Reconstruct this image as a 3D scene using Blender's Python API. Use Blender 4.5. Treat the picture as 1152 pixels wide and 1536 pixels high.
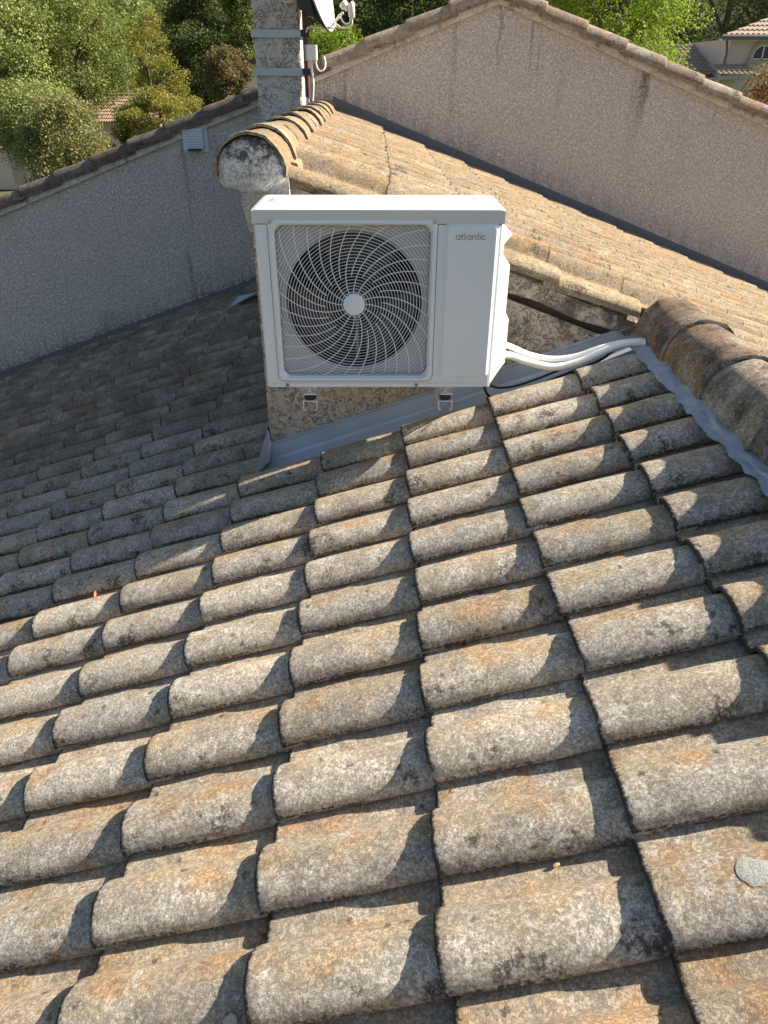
import bpy, bmesh, math, random
import numpy as np
from mathutils import Vector, Matrix, noise as mnoise

for o in list(bpy.data.objects): bpy.data.objects.remove(o)
SC = bpy.context.scene
COL = SC.collection
RND = random.Random(7)
R = math.radians

# ------------------------------------------------------------------ camera
CAM_H = 7.0
PITCH, YAW, ROLL = 0.544136, 0.0103468, 0.0033194
Fv = Vector((math.sin(YAW)*math.cos(PITCH), math.cos(YAW)*math.cos(PITCH), -math.sin(PITCH)))
Rv = Vector((math.cos(YAW), -math.sin(YAW), 0)); Uv = Rv.cross(Fv)
Rr = Rv*math.cos(ROLL) + Uv*math.sin(ROLL); Ur = -Rv*math.sin(ROLL) + Uv*math.cos(ROLL)
cam_data = bpy.data.cameras.new('camera')
cam_data.sensor_fit = 'VERTICAL'; cam_data.sensor_height = 36; cam_data.sensor_width = 27
cam_data.lens = 1080.66/1536*36; cam_data.clip_start = 0.02; cam_data.clip_end = 2000
cam = bpy.data.objects.new('camera', cam_data); COL.objects.link(cam)
cam.matrix_world = Matrix(((Rr.x, Ur.x, -Fv.x, 0), (Rr.y, Ur.y, -Fv.y, 0), (Rr.z, Ur.z, -Fv.z, CAM_H), (0, 0, 0, 1)))
SC.camera = cam

# ------------------------------------------------------------------ sky, sun, exposure
SUN_EL, SUN_AZ = R(35.0), R(11.0)          # azimuth measured from +x towards +y
Sdir = Vector((math.cos(SUN_EL)*math.cos(SUN_AZ), math.cos(SUN_EL)*math.sin(SUN_AZ), math.sin(SUN_EL)))
world = bpy.data.worlds.new('World'); SC.world = world; world.use_nodes = True
wn = world.node_tree; wn.nodes.clear()
sky = wn.nodes.new('ShaderNodeTexSky'); sky.sky_type = 'NISHITA'; sky.sun_disc = False
sky.sun_elevation = SUN_EL; sky.sun_rotation = math.pi/2 - SUN_AZ
sky.air_density = 1.0; sky.dust_density = 1.5; sky.ozone_density = 1.0
bg = wn.nodes.new('ShaderNodeBackground'); bg.inputs['Strength'].default_value = 0.068
wo = wn.nodes.new('ShaderNodeOutputWorld')
wn.links.new(sky.outputs[0], bg.inputs[0]); wn.links.new(bg.outputs[0], wo.inputs[0])
sun = bpy.data.lights.new('sun', 'SUN'); sun.energy = 5.0; sun.angle = R(0.53); sun.color = (1.0, 0.925, 0.825)
sun_ob = bpy.data.objects.new('sun', sun); COL.objects.link(sun_ob)
sun_ob.rotation_euler = Sdir.to_track_quat('Z', 'Y').to_euler()
SC.view_settings.view_transform = 'Standard'; SC.view_settings.look = 'None'
SC.view_settings.gamma = 1.0; SC.view_settings.exposure = 1.27; SC.view_settings.use_curve_mapping = False
SC.render.engine = 'CYCLES'
SC.cycles.max_bounces = 6; SC.cycles.diffuse_bounces = 4; SC.cycles.transmission_bounces = 4
SC.cycles.use_denoising = True
try:
    SC.cycles.denoiser = 'OPENIMAGEDENOISE'; SC.cycles.denoising_input_passes = 'RGB_ALBEDO_NORMAL'; SC.cycles.denoising_prefilter = 'ACCURATE'
except Exception: pass

# ------------------------------------------------------------------ node helpers
class NM:
    """small material builder"""
    def __init__(s, name):
        s.m = bpy.data.materials.new(name); s.m.use_nodes = True
        s.nt = s.m.node_tree; s.nt.nodes.clear()
        s.out = s.n('ShaderNodeOutputMaterial'); s.b = s.n('ShaderNodeBsdfPrincipled')
        s.nt.links.new(s.b.outputs[0], s.out.inputs[0])
        s.geo = s.n('ShaderNodeNewGeometry'); s.pos = s.geo.outputs['Position']
    def n(s, t, **kw):
        nd = s.nt.nodes.new(t)
        for k, v in kw.items(): setattr(nd, k, v)
        return nd
    def put(s, sock, v):
        if isinstance(v, bpy.types.NodeSocket): s.nt.links.new(v, sock)
        elif v is not None:
            if isinstance(v, (tuple, list)) and len(v) == 3 and sock.type == 'RGBA': v = (*v, 1)
            sock.default_value = v
    def math(s, op, a, b=None, c=None, clamp=False):
        nd = s.n('ShaderNodeMath', operation=op); nd.use_clamp = clamp
        for i, v in enumerate((a, b, c)):
            if v is not None: s.put(nd.inputs[i], v)
        return nd.outputs[0]
    def vmul(s, v, sc):
        nd = s.n('ShaderNodeVectorMath', operation='MULTIPLY'); s.put(nd.inputs[0], v); s.put(nd.inputs[1], sc); return nd.outputs[0]
    def vadd(s, v, w):
        nd = s.n('ShaderNodeVectorMath', operation='ADD'); s.put(nd.inputs[0], v); s.put(nd.inputs[1], w); return nd.outputs[0]
    def noise(s, scale, detail=3, rough=.55, vec=None, dist=0, col=False):
        nd = s.n('ShaderNodeTexNoise'); s.put(nd.inputs['Vector'], vec or s.pos)
        nd.inputs['Scale'].default_value = scale; nd.inputs['Detail'].default_value = detail
        nd.inputs['Roughness'].default_value = rough; nd.inputs['Distortion'].default_value = dist
        return nd.outputs['Color' if col else 'Fac']
    def vor(s, scale, vec=None, feature='F1', rnd=1.0):
        nd = s.n('ShaderNodeTexVoronoi', feature=feature); s.put(nd.inputs['Vector'], vec or s.pos)
        nd.inputs['Scale'].default_value = scale; nd.inputs['Randomness'].default_value = rnd
        return nd
    def ramp(s, f, a, b, lo=0.0, hi=1.0):
        nd = s.n('ShaderNodeMapRange', interpolation_type='SMOOTHSTEP'); s.put(nd.inputs[0], f)
        for i, v in enumerate((a, b, lo, hi)): s.put(nd.inputs[i+1], v)
        return nd.outputs[0]
    def mix(s, f, a, b, mode='MIX'):
        nd = s.n('ShaderNodeMix', data_type='RGBA', blend_type=mode); s.put(nd.inputs[0], f)
        s.put(nd.inputs[6], a); s.put(nd.inputs[7], b); return nd.outputs[2]
    def bump(s, h, strength=.5, dist=.004, normal=None):
        nd = s.n('ShaderNodeBump'); nd.inputs['Strength'].default_value = strength; nd.inputs['Distance'].default_value = dist
        s.put(nd.inputs['Height'], h)
        if normal is not None: s.put(nd.inputs['Normal'], normal)
        s.nt.links.new(nd.outputs[0], s.b.inputs['Normal']); return nd.outputs[0]
    def set(s, col=None, rough=None, metal=None, spec=None):
        if col is not None: s.put(s.b.inputs['Base Color'], col)
        if rough is not None: s.put(s.b.inputs['Roughness'], rough)
        if metal is not None: s.put(s.b.inputs['Metallic'], metal)
        if spec is not None: s.put(s.b.inputs['Specular IOR Level'], spec)
        return s.m
    def sep(s, v=None):
        nd = s.n('ShaderNodeSeparateXYZ'); s.put(nd.inputs[0], v or s.pos); return nd.outputs
    def rnd(s):
        a = s.n('ShaderNodeObjectInfo').outputs['Random']; b = s.geo.outputs['Random Per Island']
        return s.math('FRACT', s.math('ADD', a, b))

def plain(name, col, rough=.5, metal=0.0, spec=.5, nscale=0, namt=0.0, bump=0.0):
    m = NM(name); c = col
    if nscale:
        f = m.noise(nscale, 5, .6)
        c = m.mix(f, tuple(x*(1-namt) for x in col), tuple(min(1, x*(1+namt)) for x in col))
        if bump: m.bump(f, bump, .003)
    return m.set(c, rough, metal, spec)

def tile_material(name, warm, grey, pale, lichen=.5, dark=.3, palesize=110, streak=None, inner=None):
    """weathered fired-clay tile: warm body, grey weathering, crusts of pale and dark lichen"""
    m = NM(name); r = m.rnd()
    off = m.n('ShaderNodeCombineXYZ'); m.put(off.inputs[0], m.math('MULTIPLY', r, 7.0)); m.put(off.inputs[1], m.math('MULTIPLY', r, 3.0))
    p = m.vadd(m.pos, off.outputs[0])
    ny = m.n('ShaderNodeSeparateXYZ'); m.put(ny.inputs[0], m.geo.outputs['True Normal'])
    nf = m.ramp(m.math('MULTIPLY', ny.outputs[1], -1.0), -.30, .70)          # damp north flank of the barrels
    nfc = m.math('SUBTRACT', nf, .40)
    big = m.noise(6.5, 4, .6, p, .4); mid = m.noise(24, 5, .65, p); fine = m.noise(300, 4, .75); grit = m.noise(850, 2, .7)
    rc = m.math('SUBTRACT', r, .5)
    r2 = m.math('SUBTRACT', m.math('FRACT', m.math('MULTIPLY', r, 17.3)), .5)
    warm2 = tuple(x*y for x, y in zip(warm, (1.10, .84, .62)))
    body = m.mix(m.ramp(m.noise(10, 4, .6, p), .42, .66), warm, warm2)
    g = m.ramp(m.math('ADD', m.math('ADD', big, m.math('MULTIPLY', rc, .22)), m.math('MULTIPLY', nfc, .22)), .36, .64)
    c = m.mix(m.math('ADD', m.math('MULTIPLY', g, .80), .12), body, grey)
    c = m.mix(m.ramp(mid, .48, .70, 0, .5), c, tuple(x*.50 for x in grey))
    wob = m.vadd(p, m.vmul(m.noise(90, 3, .6, p, col=True), (.016, .016, .016)))
    # pale crusts: ragged sheets, then small rosettes
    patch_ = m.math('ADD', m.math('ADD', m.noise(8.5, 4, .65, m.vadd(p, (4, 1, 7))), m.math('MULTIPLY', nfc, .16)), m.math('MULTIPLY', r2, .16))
    dens = m.ramp(patch_, .60-.26*lichen, .82-.26*lichen)
    sheet = m.ramp(m.math('ADD', m.noise(130, 5, .72, wob), m.math('MULTIPLY', dens, .16)), .585, .665)
    v1 = m.vor(palesize, wob); cs = m.n('ShaderNodeSeparateColor'); m.put(cs.inputs[0], v1.outputs['Color'])
    has1 = m.math('LESS_THAN', cs.outputs[0], m.math('MULTIPLY', dens, .12+.34*lichen))
    disc = m.math('MULTIPLY', m.ramp(m.math('ADD', v1.outputs['Distance'], m.math('MULTIPLY', m.math('SUBTRACT', fine, .5), .8)), .26, .50, 1, 0), has1)
    ring_ = m.ramp(m.math('ABSOLUTE', m.math('SUBTRACT', v1.outputs['Distance'], .30)), .02, .16, 1, .55)
    disc = m.math('MULTIPLY', disc, ring_)
    crust = m.math('MAXIMUM', m.math('MULTIPLY', sheet, m.math('ADD', m.math('MULTIPLY', dens, .62), .18)), m.math('MULTIPLY', disc, .8))
    pc = m.mix(m.ramp(m.noise(30, 3, .6, p), .35, .65), tuple(x*.80 for x in pale), tuple(min(.9, x*1.08) for x in pale))
    c = m.mix(crust, c, pc)
    # dark crusts and soot
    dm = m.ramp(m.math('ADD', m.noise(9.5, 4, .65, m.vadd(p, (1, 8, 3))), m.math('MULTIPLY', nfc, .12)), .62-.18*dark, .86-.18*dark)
    dsheet = m.ramp(m.math('ADD', m.noise(105, 5, .75, wob), m.math('MULTIPLY', dm, .20)), .60, .69)
    c = m.mix(m.math('MULTIPLY', dsheet, m.math('ADD', m.math('MULTIPLY', dm, .70), .10+.12*dark)), c, (.060, .052, .042))
    v3 = m.vor(30, wob); c3 = m.n('ShaderNodeSeparateColor'); m.put(c3.inputs[0], v3.outputs['Color'])
    spot = m.math('MULTIPLY', m.ramp(m.math('ADD', v3.outputs['Distance'], m.math('MULTIPLY', m.math('SUBTRACT', m.noise(160, 3, .7), .5), .5)), .12, .30, 1, 0), m.math('LESS_THAN', c3.outputs[0], .05+.16*dark))
    c = m.mix(m.math('MULTIPLY', spot, .72), c, (.085, .08, .07))
    # ochre bloom
    och = m.math('MULTIPLY', m.ramp(m.noise(14, 5, .7, m.vadd(p, (7, 2, 5))), .56, .72), m.ramp(m.noise(120, 4, .7), .40, .60))
    c = m.mix(m.math('MULTIPLY', och, .38), c, tuple(x*y for x, y in zip(warm, (1.08, .98, .78))))
    if streak:
        st = m.noise(1, 6, .72, m.vmul(m.vadd(m.pos, m.vmul(m.noise(9, 3, .6, col=True), (.12, .12, .12))), streak))
        c = m.mix(m.ramp(st, .45, .66, 0, .85), c, (.040, .038, .035))
        c = m.mix(m.math('MULTIPLY', m.ramp(m.noise(1, 5, .75, m.vadd(m.vmul(m.pos, tuple(k*2.3 for k in streak)), (3, 5, 1))), .55, .68, 0, .75), m.ramp(fine, .35, .6)), c, (.46, .44, .40))
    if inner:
        # further back: less crust, browner body, darkened in colour to deepen the slope's shade
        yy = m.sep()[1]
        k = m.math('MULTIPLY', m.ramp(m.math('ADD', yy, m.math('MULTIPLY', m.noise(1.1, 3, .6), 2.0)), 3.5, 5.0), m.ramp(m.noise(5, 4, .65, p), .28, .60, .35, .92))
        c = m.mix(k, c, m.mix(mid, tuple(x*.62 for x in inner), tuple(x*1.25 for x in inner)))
    # granules: every few millimetres a slightly lighter or darker grain
    wob2 = m.vadd(p, m.vmul(m.noise(140, 2, .5, p, col=True), (.005, .005, .005)))
    v5 = m.vor(250, wob2); c5 = m.n('ShaderNodeSeparateColor'); m.put(c5.inputs[0], v5.outputs['Color'])
    v6 = m.vor(135, wob2); c6 = m.n('ShaderNodeSeparateColor'); m.put(c6.inputs[0], v6.outputs['Color'])
    gr = m.math('ADD', m.math('MULTIPLY', c5.outputs[0], .55), m.math('MULTIPLY', c6.outputs[1], .45))
    gr = m.math('SUBTRACT', gr, m.math('MULTIPLY', v5.outputs['Distance'], .35))
    c = m.mix(.58, c, m.mix(1.0, c, m.mix(m.ramp(gr, .05, .75), (.46, .45, .44), (1.50, 1.49, 1.46)), 'MULTIPLY'))
    ms = m.n('ShaderNodeAttribute', attribute_name='moss').outputs['Fac']  # dark edge fringe: some moss, partly painted shade of the gaps at tile ends
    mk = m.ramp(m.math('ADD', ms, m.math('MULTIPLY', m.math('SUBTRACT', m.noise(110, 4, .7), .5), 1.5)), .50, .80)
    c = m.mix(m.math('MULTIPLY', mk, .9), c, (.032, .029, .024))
    c = m.mix(m.ramp(fine, .28, .70), m.mix(.42, c, (.06, .052, .045)), c)
    c = m.mix(.5, c, m.mix(1.0, c, m.mix(m.ramp(grit, .3, .7), (.55, .55, .55), (1.35, 1.33, 1.28)), 'MULTIPLY'))
    tint = m.mix(r, (.80, .81, .83), (1.14, 1.09, 1.03))
    c = m.mix(1.0, c, tint, 'MULTIPLY')
    h = m.math('ADD', m.math('MULTIPLY', fine, 1.0), m.math('MULTIPLY', mid, 1.0))
    h = m.math('ADD', h, m.math('MULTIPLY', grit, .6))
    m.bump(h, .8, .0035)
    return m.set(c, .93, 0, .18)

def stucco_material(name, base, crease=.5, scale=40, stain=None, relief=.8, blotch=.12):
    """sprayed lime render: lumpy relief with worm-like creases, their shade painted into the colour"""
    m = NM(name)
    p = m.vadd(m.pos, m.vmul(m.noise(scale*.5, 2, .5, col=True), (.03, .03, .03)))
    n1 = m.noise(scale, 2, .5, p); n1b = m.noise(scale*2.1, 2, .5, m.vadd(p, (5, 3, 1))); n2 = m.noise(scale*5, 3, .6); n3 = m.noise(2.2, 4, .6)
    rid = m.math('ABSOLUTE', m.math('SUBTRACT', n1, .5)); ridb = m.math('ABSOLUTE', m.math('SUBTRACT', n1b, .5))
    msk = m.ramp(m.noise(scale*.45, 2, .5), .40, .56); mskb = m.ramp(m.noise(scale*.8, 2, .5, m.vadd(m.pos, (9, 2, 4))), .44, .60)
    cr = m.math('MAXIMUM', m.math('MULTIPLY', m.ramp(rid, .004, .034, 1, 0), msk), m.math('MULTIPLY', m.ramp(ridb, .004, .045, .8, 0), mskb))
    pit = m.ramp(n2, .60, .72)
    c = m.mix(m.ramp(n3, .3, .7), tuple(x*(1-blotch) for x in base), tuple(x*(1+blotch) for x in base))
    c = m.mix(m.ramp(n2, .25, .75), tuple(x*.86 for x in base), c)
    c = m.mix(m.math('MULTIPLY', m.math('MAXIMUM', cr, m.math('MULTIPLY', pit, .45)), crease), c, tuple(x*.20 for x in base))  # darker base colour paints the creases' shade, which bump alone barely shows
    if stain: c = stain(m, c)
    h = m.math('SUBTRACT', m.math('ADD', m.math('MULTIPLY', n1, 1.2), m.math('MULTIPLY', n2, .35)), m.math('MULTIPLY', cr, .55))
    m.bump(h, relief, .012)
    return m.set(c, .95, 0, .12)

# ------------------------------------------------------------------ mesh helpers
OFF = {}
def empty(name, loc, label, cat, group=None):
    o = bpy.data.objects.new(name, None); COL.objects.link(o); o.location = loc
    o.empty_display_size = .1; OFF[o.name] = Vector(loc)
    tag(o, label, cat, group); return o
def tag(o, label=None, cat=None, group=None, kind=None):
    if label: o['label'] = label
    if cat: o['category'] = cat
    if group: o['group'] = group
    if kind: o['kind'] = kind
    return o
class MB:
    def __init__(s): s.v = []; s.f = []; s.sm = []
    def add(s, v, f, smooth=False):
        k = len(s.v); s.v += [tuple(p) for p in v]; s.f += [tuple(i+k for i in q) for q in f]; s.sm += [smooth]*len(f); return s
    def box(s, a, b, bev=0.0):
        (x0, y0, z0), (x1, y1, z1) = a, b
        if bev <= 0:
            return s.add([(x0,y0,z0),(x1,y0,z0),(x1,y1,z0),(x0,y1,z0),(x0,y0,z1),(x1,y0,z1),(x1,y1,z1),(x0,y1,z1)],
                  [(0,3,2,1),(4,5,6,7),(0,1,5,4),(1,2,6,5),(2,3,7,6),(3,0,4,7)])
        bm = bmesh.new(); bmesh.ops.create_cube(bm, size=1)
        for v in bm.verts: v.co = Vector(((x0+x1)/2+v.co.x*(x1-x0), (y0+y1)/2+v.co.y*(y1-y0), (z0+z1)/2+v.co.z*(z1-z0)))
        bmesh.ops.bevel(bm, geom=list(bm.edges), offset=bev, segments=2, affect='EDGES', profile=.5)
        return s.frombm(bm)
    def frombm(s, bm, smooth=False):
        bm.verts.index_update(); vs = [v.co[:] for v in bm.verts]; fs = [tuple(v.index for v in f.verts) for f in bm.faces]; bm.free()
        return s.add(vs, fs, smooth)
    def tube(s, pts, rad, n=8, caps=True, smooth=True):
        pts = [Vector(p) for p in pts]; rs = rad if isinstance(rad, (list, tuple)) else [rad]*len(pts)
        vs = []; fs = []; up = None
        for i, p in enumerate(pts):
            t = (pts[min(i+1, len(pts)-1)] - pts[max(i-1, 0)]).normalized()
            if up is None: up = Vector((0, 0, 1)) if abs(t.z) < .9 else Vector((1, 0, 0))
            a = t.cross(up).normalized(); b = a.cross(t).normalized(); up = b
            for k in range(n):
                w = 2*math.pi*k/n; vs.append(p + (a*math.cos(w) + b*math.sin(w))*rs[i])
        for i in range(len(pts)-1):
            for k in range(n): fs.append((i*n+k, i*n+(k+1) % n, (i+1)*n+(k+1) % n, (i+1)*n+k))
        s.add(vs, fs, smooth)
        if caps: s.add(vs[:n], [tuple(range(n))[::-1]]); s.add(vs[-n:], [tuple(range(n))])
        return s
    def prism(s, poly, d):      # poly: coplanar 3D points, extruded by vector d
        n = len(poly); d = Vector(d); v = [Vector(p) for p in poly]; w = [p+d for p in v]
        s.add(v, [tuple(range(n))]); s.add(w, [tuple(range(n))[::-1]])
        for i in range(n): s.add([v[i], v[(i+1) % n], w[(i+1) % n], w[i]], [(0, 3, 2, 1)])
        return s
    def grid(s, rows, smooth=True):
        nr, nc = len(rows), len(rows[0]); v = [p for r in rows for p in r]
        return s.add(v, [(i*nc+j, i*nc+j+1, (i+1)*nc+j+1, (i+1)*nc+j) for i in range(nr-1) for j in range(nc-1)], smooth)
    def mesh(s, name, mat, off=Vector((0, 0, 0))):
        me = bpy.data.meshes.new(name)
        me.from_pydata([(p[0]-off.x, p[1]-off.y, p[2]-off.z) for p in s.v], [], s.f)
        me.polygons.foreach_set('use_smooth', s.sm)
        if isinstance(mat, (list, tuple)):
            for q in mat: me.materials.append(q)
        else: me.materials.append(mat)
        return me
    def build(s, name, mat, parent=None, label=None, cat=None, group=None, kind=None, fix=True):
        root = parent
        while root is not None and root.parent is not None: root = root.parent
        off = OFF.get(root.name, Vector((0, 0, 0))) if root is not None else Vector((0, 0, 0))
        me = s.mesh(name, mat, off)
        if fix:
            bm = bmesh.new(); bm.from_mesh(me); bmesh.ops.recalc_face_normals(bm, faces=bm.faces[:]); bm.to_mesh(me); bm.free()
        o = bpy.data.objects.new(name, me); COL.objects.link(o)
        if parent is not None: o.parent = parent
        return tag(o, label, cat, group, kind)
def fb(x, y, z=0.0, s=1.0): return mnoise.noise(Vector((x*s, y*s, z*s)))

# ------------------------------------------------------------------ materials
M = {}
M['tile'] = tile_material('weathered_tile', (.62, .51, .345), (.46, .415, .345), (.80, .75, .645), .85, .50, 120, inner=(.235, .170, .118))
M['tile_sun'] = tile_material('sunny_tile', (.50, .355, .195), (.34, .27, .18), (.50, .44, .32), .50, .45, 120)
M['ridge_sun'] = tile_material('ridge_tile_pale', (.42, .30, .17), (.30, .255, .185), (.46, .43, .34), .70, .75)
M['ridge_black'] = tile_material('ridge_tile_stained', (.36, .255, .155), (.33, .295, .25), (.58, .55, .48), .7, .7, streak=(8, 9, 7))
M['verge'] = tile_material('verge_tile_clay', (.46, .29, .16), (.33, .285, .23), (.52, .49, .43), .45, .45)
M['verge_dark'] = tile_material('verge_tile_dark', (.36, .23, .14), (.155, .14, .125), (.34, .32, .29), .35, .75)
M['under'] = plain('roof_batten', (.06, .045, .035), .95, nscale=30, namt=.4)
M['clay_edge'] = plain('clay_rim', (.30, .13, .075), .9, nscale=60, namt=.3, bump=.4)
def wall_stain(m, c):
    x, y, z = m.sep()
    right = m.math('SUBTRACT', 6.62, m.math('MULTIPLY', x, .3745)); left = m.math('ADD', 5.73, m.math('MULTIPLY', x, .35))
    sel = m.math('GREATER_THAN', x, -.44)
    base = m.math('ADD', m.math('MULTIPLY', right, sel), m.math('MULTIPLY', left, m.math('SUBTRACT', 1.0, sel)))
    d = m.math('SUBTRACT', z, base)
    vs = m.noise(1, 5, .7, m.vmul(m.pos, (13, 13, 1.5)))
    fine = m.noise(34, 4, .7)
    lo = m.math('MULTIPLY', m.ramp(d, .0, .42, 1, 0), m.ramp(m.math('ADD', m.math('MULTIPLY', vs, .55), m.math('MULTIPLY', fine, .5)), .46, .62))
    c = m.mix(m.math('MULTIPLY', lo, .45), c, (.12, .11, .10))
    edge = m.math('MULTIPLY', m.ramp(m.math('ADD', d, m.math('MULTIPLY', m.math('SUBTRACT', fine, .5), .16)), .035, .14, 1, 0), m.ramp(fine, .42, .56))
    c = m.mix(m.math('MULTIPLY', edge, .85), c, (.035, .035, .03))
    # long run marks below the verge
    gable = m.math('SUBTRACT', 7.53, m.math('MULTIPLY', m.math('ABSOLUTE', m.math('SUBTRACT', x, .95)), .364))
    t = m.math('SUBTRACT', gable, z)
    runs = m.math('MULTIPLY', m.ramp(m.noise(1, 4, .6, m.vmul(m.pos, (7, 7, .35))), .60, .74), m.ramp(t, .1, 1.5, 1, 0))
    c = m.mix(m.math('MULTIPLY', runs, .45), c, (.10, .09, .08))
    for xs, w, ln, amt in ((2.20, .05, .55, .75), (0.98, .025, .75, .45), (.62, .03, 1.3, .30), (2.15, .09, 1.0, .25), (-1.72, .035, 4.0, .4)):
        wob = m.math('MULTIPLY', m.math('SUBTRACT', m.noise(9, 3, .6), .5), .09)
        dx = m.math('ABSOLUTE', m.math('SUBTRACT', m.math('ADD', x, wob), xs))
        k = m.math('MULTIPLY', m.ramp(dx, w*.2, w, 1, 0), m.math('MULTIPLY', m.ramp(t, .02, ln, 1, .0), m.ramp(fine, .34, .56, .25, 1)))
        if xs < 0: k = m.math('MULTIPLY', m.ramp(dx, w*.2, w, 1, 0), m.math('MULTIPLY', m.ramp(t, .85, 1.0), m.math('MULTIPLY', m.ramp(t, 1.25, 1.7, 1, 0), m.ramp(fine, .34, .56, .25, 1))))
        c = m.mix(m.math('MULTIPLY', k, amt), c, (.07, .066, .06))
    return c
M['gable'] = stucco_material('pink_render', (.82, .735, .685), .20, 98, wall_stain, .9, .06)
M['mortar'] = stucco_material('verge_mortar', (.66, .59, .53), .35, 50, lambda m, c: m.mix(m.ramp(m.noise(9, 5, .7), .52, .70, 0, .75), c, (.07, .065, .06)), .6)
def cap_dirt(m, c):
    n = m.math('ADD', m.noise(16, 6, .75), m.math('MULTIPLY', m.math('SUBTRACT', m.sep()[2], 6.76), 1.5))
    return m.mix(m.ramp(n, .50, .62, 0, .92), c, (.07, .065, .06))
M['cap_mortar'] = stucco_material('ridge_mortar', (.66, .63, .60), .35, 40, cap_dirt, .8)
M['roughcast'] = stucco_material('tan_roughcast', (.62, .515, .40), .7, 36, lambda m, c: m.mix(m.ramp(m.math('ADD', m.noise(11, 5, .7), m.math('MULTIPLY', m.math('SUBTRACT', m.sep()[0], .35), .25)), .55, .74, 0, .8), c, (.12, .10, .08)), 1.0)
M['chimney'] = stucco_material('grey_roughcast', (.60, .56, .52), .75, 24, None, 1.0)
def zinc(name, base, rough=.42, spots=.5):
    m = NM(name); n = m.noise(5, 5, .65); n2 = m.noise(60, 4, .7)
    c = m.mix(n, tuple(x*.8 for x in base), tuple(x*1.2 for x in base))
    v = m.vor(22); cs = m.n('ShaderNodeSeparateColor'); m.put(cs.inputs[0], v.outputs['Color'])
    s1 = m.math('MULTIPLY', m.ramp(m.math('ADD', v.outputs['Distance'], m.math('MULTIPLY', n2, .3)), .18, .36, 1, 0), m.math('LESS_THAN', cs.outputs[0], .10))
    c = m.mix(m.math('MULTIPLY', s1, spots), c, (.55, .53, .50))
    c = m.mix(m.ramp(m.noise(18, 5, .75), .60, .72, 0, spots), c, tuple(x*.35 for x in base))
    m.bump(m.math('ADD', n, m.math('MULTIPLY', n2, .1)), .25, .01)
    return m.set(c, m.ramp(n2, .3, .7, rough-.08, rough+.12), .25, .5)
M['zinc'] = zinc('zinc_sheet', (.46, .51, .57))
M['zinc_dark'] = zinc('zinc_dark', (.115, .125, .145), .5, .25)
M['lead'] = zinc('lead_sheet', (.30, .325, .355), .34, .95)
M['white'] = plain('white_enamel', (.67, .705, .725), .33, nscale=3, namt=.015)
M['white2'] = plain('white_enamel_top', (.56, .56, .555), .38, nscale=4, namt=.03)
M['cover'] = plain('ivory_plastic', (.68, .66, .61), .45)
M['seam'] = plain('dark_seam', (.03, .03, .033), .8)
M['wire'] = plain('guard_wire', (.74, .75, .76), .4)
M['fan'] = plain('fan_plastic', (.028, .029, .032), .45)
M['shroud'] = plain('shroud_metal', (.42, .44, .45), .5)
M['coil'] = plain('coil_black', (.012, .013, .014), .6)
M['logo'] = plain('logo_grey', (.33, .32, .32), .45)
M['steel'] = plain('galvanised_steel', (.42, .45, .48), .38, .6, nscale=20, namt=.2)
M['bracket'] = plain('zinc_plated_steel', (.70, .72, .73), .35, .25, nscale=20, namt=.1)
M['screw'] = plain('screw_dark', (.18, .18, .19), .4, .9)
M['rubber'] = plain('rubber_black', (.015, .015, .016), .7)
M['pvc'] = plain('pipe_insulation', (.80, .80, .77), .5, nscale=14, namt=.04)
M['black_cable'] = plain('black_cable', (.014, .014, .016), .5)
M['rust'] = plain('rusty_paint', (.105, .038, .028), .6, .2, nscale=25, namt=.4, bump=.2)
M['dish'] = plain('dish_paint', (.56, .54, .48), .5)
M['dark_plastic'] = plain('dark_plastic', (.025, .025, .03), .55)
M['box'] = plain('box_plastic', (.70, .71, .68), .5)
M['vent'] = plain('vent_plastic', (.66, .70, .73), .45)

# ------------------------------------------------------------------ roof planes
SL, ZL = 0.3504, 5.668            # west slope: z = ZL + SL x  (underside plane of the tiles)
SR, ZR = 0.3730, 6.566            # east slope: z = ZR - SR x
YW = 6.85                         # face of the gable wall
THL, THR = math.atan(SL), math.atan(SR)
CX, RP = 0.335, 0.19865           # course pitch (horizontal) and row pitch
X0, Y0 = 0.1246, 2.370
zl = lambda x: ZL + SL*x
zr = lambda x: ZR - SR*x
YV = 2.832                         # near verge of the upper roof
YB = 2.862                         # face of the wall that carries the unit
XB = -0.468                        # its left corner

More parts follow.
